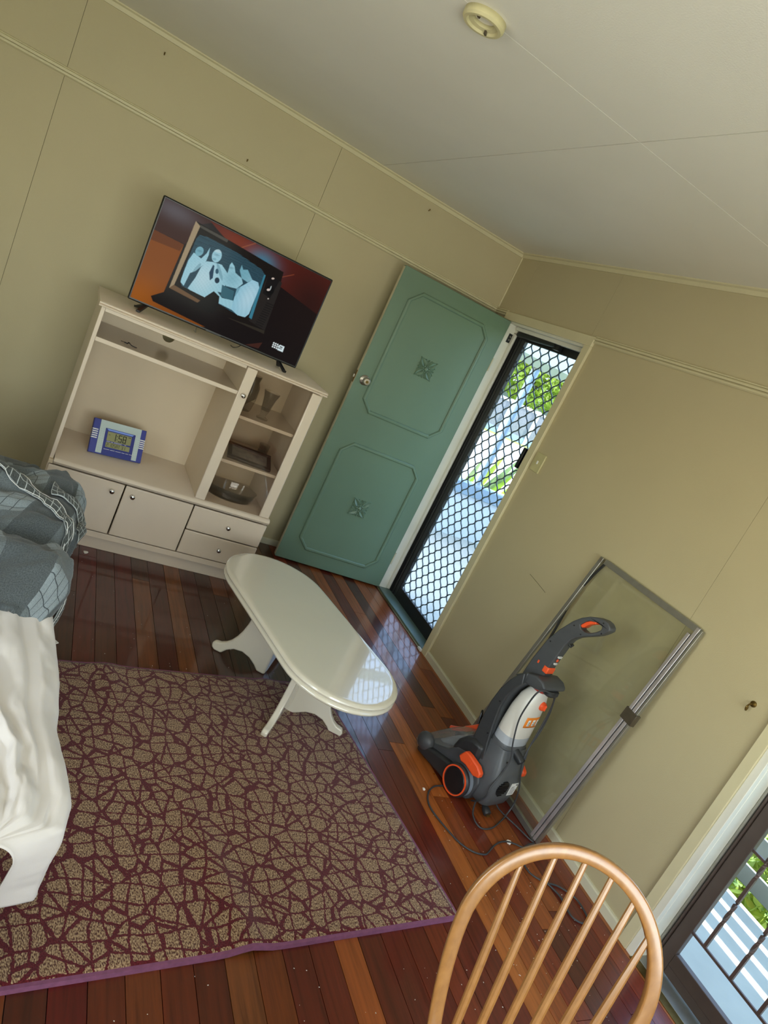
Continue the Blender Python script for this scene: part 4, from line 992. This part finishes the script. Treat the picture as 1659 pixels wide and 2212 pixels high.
for z, wd in ((.722, .018), (.727, .024), (.758, .026), (.763, .03)):
    for k in range(4): hm.box(-wd/2 + k * wd/4, -wd/2 + (k + .75) * wd/4, -.0485 - (z - .70) * .1, -.044, z, z + .0026)
hm.build('handle_print', 'white', vac, smooth=0)['kind'] = 'stuff'
MB().lathe([(.0075, 0), (.007, .0025), (.0005, .003)], (0, -.0475, .743), (0, -1, 0), 14).build('round_emblem', 'orange', vac)
# power cord in hanging loops and along the floor
def cordp(pts, r=.0036, per=6): return MB().tube(catmull(pts, per), r, 8).build('power_cord', 'cord', vac)
cordp([(-.03, -.125, .632), (-.056, -.125, .634), (-.100, -.115, .640), (-.122, -.105, .62), (-.110, -.09, .548), (-.098, -.085, .464), (-.085, -.105, .368), (-.075, -.13, .297), (-.082, -.135, .249), (-.093, -.135, .203), (-.12, -.14, .152), (-.122, -.145, .112), (-.112, -.12, .06), (-.09, -.08, .02)])
cordp([(-.02, -.12, .622), (.02, -.115, .59), (.055, -.112, .52), (.068, -.112, .45), (.06, -.115, .39), (.05, -.115, .33), (.045, -.13, .28)])
cordp([(-.01, -.125, .63), (.012, -.122, .583), (.036, -.118, .506), (.030, -.124, .373), (.016, -.134, .309), (.021, -.145, .252), (.065, -.166, .145), (.085, -.172, .064), (.060, -.18, .012), (.000, -.20, .0055), (-.09, -.222, .005), (-.150, -.205, .005), (-.150, -.15, .02), (-.09, -.10, .045), (-.02, -.09, .04), (.045, -.11, .02), (.056, -.14, .0055), (.062, -.19, .005), (.072, -.24, .005), (.082, -.31, .005), (.090, -.336, .005), (.05, -.336, .005), (.0, -.345, .005), (-.03, -.36, .005), (-.072, -.407, .005), (-.083, -.455, .005), (-.048, -.503, .005), (.011, -.541, .005), (.047, -.606, .005), (.03, -.67, .005), (.0, -.70, .005), (-.025, -.70, .005), (-.049, -.683, .005), (-.058, -.654, .005), (-.04, -.607, .005), (-.029, -.571, .005), (-.036, -.522, .005), (-.06, -.50, .008)])
cordp([(-.10, .04, .012), (-.157, .034, .005), (-.21, .038, .005), (-.258, .023, .005), (-.299, -.008, .005), (-.333, -.061, .005), (-.339, -.14, .005), (-.329, -.241, .005), (-.296, -.30, .005), (-.248, -.326, .005), (-.216, -.322, .005), (-.159, -.302, .005), (-.107, -.293, .005), (-.067, -.297, .005), (-.03, -.317, .005), (-.0, -.344, .005)])
plg = MB().lathe([(.006, 0), (.008, .02), (.012, .03), (.017, .045), (.018, .065), (.016, .07), (.001, .07)], (-.052, -.100, .042), (-.17, -.92, -.32), 14).build('mains_plug', 'vacd', vac)
for s_ in (-1, 0, 1): MB().tube([Vector((-.052 + s_ * .008, -.100, .042)) + Vector((-.17, -.92, -.32)).normalized() * t for t in (.068, .082)], .0018, 6).build('plug_pin', 'brass', plg)
# ================================================================= CHAIR
cx0, cy0, psi, tau, hb, hvt, ha, hk_, sb, st_ = -1.3395, -3.6284, -.6665, .308, .206, .498, .229, .226, .041, .059
chair = thing('windsor_chair', 'honey coloured wooden spindle back chair in the foreground', 'chair', (cx0, cy0, 0), psi)
SZ = .45
def cv(u, v, n=0): return Vector((u, sin(tau) * v + n * cos(tau), SZ + cos(tau) * v - n * sin(tau)))
v1 = hvt - ha; bi = .013
hw_ = lambda v: hb - bi - .062 * ((v1 - v) / v1) ** 1.6
hp_ = [(-hw_(v), v) for v in [v1 * k / 10 for k in range(10)]]
hp_ += [(-(hb - bi) * cos(t), v1 + (ha - bi) * sin(t)) for t in [PI * k / 40 for k in range(41)]]
hp_ += [(hw_(v), v) for v in [v1 * k / 10 for k in range(9, -1, -1)]]
nv_ = Vector((0, cos(tau), -sin(tau)))
sc_ = []
for k in range(16):
    t = 2 * PI * k / 16; sc_.append((.0110 * math.copysign(abs(cos(t)) ** .38, cos(t)), .0140 * math.copysign(abs(sin(t)) ** .38, sin(t))))
MB().tube([cv(u, v) for u, v in hp_], 1, sec=sc_, up=nv_).build('hoop', 'wood', chair, smooth=50)
for i in range(6):
    k = i - 2.5; ut = k * st_; 
    vt_ = v1 + (ha - .028) * math.sqrt(max(0, 1 - (ut / (hb - .022)) ** 2)) if abs(ut) < hb - .03 else v1
    vt_ = min(vt_ + .014, hvt - .016)
    pts = []; rs = []
    for q in range(9):
        t = q / 8; v = -.015 + (vt_ + .015) * t; pts.append(cv(k * (sb + (st_ - sb) * v / hvt), v)); rs.append(interp(t, [0, .3, .6, 1], [.0075, .0092, .0088, .0062]))
    MB().tube(pts, rs, 10).build('spindle', 'wood', chair)
seatR = []
for ins, z in ((.02, SZ - .035), (.004, SZ - .026), (0, SZ - .012), (.006, SZ - .001), (.02, SZ)):
    seatR.append([((.215 - ins) * math.copysign(abs(cos(t)) ** .7, cos(t)) * (1 + .07 * -sin(t)), -.195 + (.215 - ins) * math.copysign(abs(sin(t)) ** .75, sin(t)), z) for t in [2*PI*k/40 for k in range(40)]])
MB().rings(seatR).build('seat', 'wood', chair, smooth=40)
for sx in (-1, 1):
    for fy, by in ((-.33, -.40), (-.05, .03)):
        MB().tube([(sx * .135, fy, SZ - .02), (sx * .158, (fy + by) / 2 + (.0), .25), (sx * .185, by, 0)], [.014, .018, .011], 12).build('leg', 'wood', chair)
    MB().tube([(sx * .168, -.37, .17), (sx * .168, -.01, .17)], .009, 8).build('stretcher', 'wood', chair)
MB().tube([(-.168, -.19, .17), (.168, -.19, .17)], .009, 8).build('stretcher', 'wood', chair)
# ================================================================= OUTSIDE
struct(B(.10, 1.18, -5.6, 2.0, -.20, -.08).build('verandah_floor', 'deck', smooth=0))
struct(B(1.18, 2.65, -1.2, 2.0, -.20, -.0805).build('porch_floor', 'deck', smooth=0))
struct(B(.1, .12, -5.6, -3.93, -.2, 2.6).build('wall_outside_near', 'wallw', smooth=0))
struct(B(.1, 2.65, 2.0, 2.1, -.08, .42).build('porch_wall', 'wallw', smooth=0))
struct(B(.1, 2.7, 1.96, 2.14, .42, .555).build('porch_wall_cap', 'capbl', bevel=.008))
struct(B(.1, 2.75, 2.0, 2.09, 1.975, 2.065).build('porch_beam', 'beam')); struct(B(.1, 2.75, 2.02, 2.07, 2.065, 2.33).build('porch_gable_board', 'gable'))
struct(MB().grid(lambda u, v: (.1 + 2.55 * u, -5.6 + 8.0 * v, 2.315 + .008 * sin(v * 8.0 / .076 * 2 * PI)), 2, 840).build('porch_roof', 'roofsheet', smooth=60, recalc=False))
for y in (-5.0, -3.0, -1.0, 1.0): struct(B(.1, 2.65, y, y + .045, 2.20, 2.30).build('roof_batten', 'beam', smooth=0))
pst = thing('porch_post', 'pale green porch post standing on the capped wall', 'post', (1.955, 2.05, .555))
B(-.035, .035, -.035, .035, 0, 1.42).build('post_shaft', 'post', pst, bevel=.003)
B(-.048, .048, -.048, .048, 0, .012).build('post_foot', 'post', pst); B(-.012, .012, -.039, -.035, .0, 1.42).build('post_groove', 'capbl', pst)
struct(B(2.62, 2.68, -1.2, 1.95, -.08, 2.3).build('porch_sun_blocker', 'wallw', smooth=0))  # unseen panel added to keep direct sun off the porch floor
rl = thing('verandah_railing', 'grey horizontal board railing of the verandah beyond the brown screen door', 'railing', (1.40, 0, 0))
for k in range(7): B(-.011, .011, -5.5, -1.25, -.10 + k * .173, -.005 + k * .173).build('rail_board', 'deck', rl, bevel=.003)
for y in (-5.4, -4.4, -2.2, -1.3): B(.011, .08, y, y + .08, -.9, 1.1).build('rail_post', 'deck', rl)
gr = B(1.2, 90, -60, 60, -1.0, -.9).build('lawn', 'grass', smooth=0); gr['kind'] = 'stuff'; tag(gr, 'sunlit lawn around the verandah', 'grass')
struct(B(4, 90, 7.5, 27, -.9, -.885).build('road', 'concrete', smooth=0))
struct(B(4, 90, 2.4, 60, -1.05, -.899).build('ground', 'grass', smooth=0))
fnc = thing('garden_fence', 'pale post and panel fence across the road', 'fence', (8, 28.5, -.9))
for k in range(14):
    B(k * 2.0, k * 2.0 + .22, -.1, .1, 0, 2.1).build('fence_post', 'fencew', fnc); B(k * 2 + .22, k * 2 + 2.0, -.03, .03, .35, 1.9).build('fence_panel', 'fenced', fnc)
B(0, 28, -.08, .08, 0, .35).build('fence_plinth', 'capbl', fnc); B(0, 28, -.06, .06, 1.9, 2.05).build('fence_rail', 'fencew', fnc)
def leaf_cloud(n, c, r, size, seed, m, name, par, flat=.8):
    rnd = random.Random(seed); vs = []; fs = []
    for i in range(n):
        while True:
            p = Vector((rnd.uniform(-1, 1), rnd.uniform(-1, 1), rnd.uniform(-1, 1)))
            if .3 < p.length < 1: break
        p = Vector((p.x * r[0], p.y * r[1], p.z * r[2])) + Vector(c)
        a = Vector((rnd.gauss(0, 1), rnd.gauss(0, 1), rnd.gauss(0, 1))).normalized() * size * rnd.uniform(.6, 1.3)
        b = a.cross(Vector((rnd.gauss(0, 1), rnd.gauss(0, 1), rnd.gauss(0, 1)))).normalized() * size * .38
        k = len(vs); vs += [p - a, p - a * .1 + b, p + a, p - a * .1 - b]; fs.append((k, k+1, k+2, k+3))
    me = bpy.data.meshes.new(name); me.from_pydata([tuple(v) for v in vs], [], fs); me.materials.append(M[m])
    o = bpy.data.objects.new(name, me); C.collection.objects.link(o); o.parent = par; o['kind'] = 'stuff'; return o
for k, (x, y, hgt, m, lab) in enumerate(((8.5, 34, 9, 'leaf', 'bright green tree behind the fence, seen left through the grille'), (16.5, 34, 11, 'leafd', 'tall dark green tree behind the fence, middle one'), (24.5, 33.5, 9, 'leafy', 'yellow green tree behind the fence, seen right through the grille'), (32.5, 36, 12, 'leafd', 'dark green tree at the far right behind the fence'))):
    t_ = thing('garden_tree', lab, 'tree', (x, y, -.9), 0, 'trees beyond the road')
    MB().tube([(0, 0, 0), (.1, 0, hgt * .35), (0, .1, hgt * .6)], [.28, .2, .1], 8).build('trunk', 'bark', t_)
    leaf_cloud(2600, (0, 0, hgt * .62), (3.6, 3.2, hgt * .42), .36, k, m, 'foliage', t_)
hs = thing('far_house', 'pale low house standing far behind the fence', 'house', (4, 44, -.9))
B(0, 34, 0, 6, 0, 3.2).build('house_wall', 'housew', hs); MB().prism([(-.6, 3.2), (6.6, 3.2), (3, 5.2)], lambda a, b, c: (c, a, b), -.6, 34.6).build('roof', 'fenced', hs)
for k in range(7): B(2 + k * 4.6, 4 + k * 4.6, -.05, 0, 1.0, 2.4).build('window', 'fenced', hs)
# plants: broad leaves by the porch wall, shrubs beyond the verandah railing
def blade(base, tip, wd, m_, bend=.12):
    base, tip = Vector(base), Vector(tip); ax = tip - base; sd_ = ax.cross(Vector((.3, -1, .1))).normalized(); R = []
    nr_ = ax.cross(sd_).normalized()
    for k in range(9):
        t = k / 8; w2 = wd * sin(PI * (t * .92 + .04)) ** .8; p = base + ax * t + nr_ * bend * sin(PI * t)
        R.append([p - sd_ * w2 + nr_ * .15 * w2, p + nr_ * -.05 * w2, p + sd_ * w2 + nr_ * .15 * w2])
    m_.rings(R, cap=False, closed=False)
for k, (x, y, lab) in enumerate(((2.62, 3.0, 'broad leaved yellow green plant just behind the porch wall, right of the post'), (3.4, 3.6, 'low leafy plant on the lawn behind the porch wall'), (1.6, 3.9, 'leafy clump on the lawn left of the porch post'))):
    p_ = thing('leafy_plant', lab, 'plant', (x, y, -.885), 0, 'plants beside the porch'); rnd = random.Random(k)
    for j in range(11):
        a = 2 * PI * j / 11; bl = MB(); blade((0, 0, 0), (.42 * cos(a), .42 * sin(a), (1.75, 1.25, 1.2)[k] * rnd.uniform(.75, 1.05)), .10, bl); bl.build('leaf', 'leafy' if j % 2 else 'leaf', p_, smooth=60)
for k, (x, y, m, lab) in enumerate(((2.1, -1.85, 'leafd', 'dark green shrub beyond the verandah railing, farthest from the chair'), (1.95, -2.62, 'leafy', 'yellow green shrub beyond the verandah railing, middle'), (2.0, -3.4, 'leaf', 'green shrub beyond the verandah railing, nearest'), (4.3, -2.6, 'leafd', 'tall dark shrub behind the other verandah shrubs'))):
    s_ = thing('garden_shrub', lab, 'shrub', (x, y, -.9), 0, 'shrubs beyond the railing')
    MB().tube([(0, 0, 0), (.02, 0, .4), (.0, .03, .7)], [.03, .02, .01], 6).build('stem', 'bark', s_)
    leaf_cloud(1500, (0, 0, .62 if k < 3 else 1.3), (.46 if k < 3 else 1.3, .37 if k < 3 else 1.5, .5 if k < 3 else 1.2), .055, 20 + k, m, 'foliage', s_)

# crumbs and dust on the boards, a scratch on the right wall
rnd = random.Random(5); cr = MB()
for k in range(240):
    if k < 110: x, y = rnd.gauss(-.42, .16), rnd.gauss(-2.85, .22)
    elif k < 170: x, y = rnd.uniform(-2.1, -.3), rnd.uniform(-1.75, -.85)
    else: x, y = rnd.uniform(-2.1, -.3), rnd.uniform(-3.5, -3.05)
    if x > -.05 or (-.86 < x < -.78 and y > -2.9): continue
    q = rnd.uniform(.0007, .0018); a = rnd.uniform(0, PI); T = Matrix.Translation((x, y, 0)) @ Matrix.Rotation(a, 4, 'Z')
    cr.box(-q, q, -q * .6, q * .6, .0002, q * .7, T=T)
o = cr.build('floor_crumbs', 'plaster', smooth=0); tag(o, 'pale crumbs and dust specks scattered over the floorboards', 'crumbs', kind='stuff')
MB().tube([(-.0004, -1.555, .850), (-.0004, -1.631, .842), (-.0004, -1.72, .831)], .0012, 4).build('scratch', 'joint', wr, smooth=0)
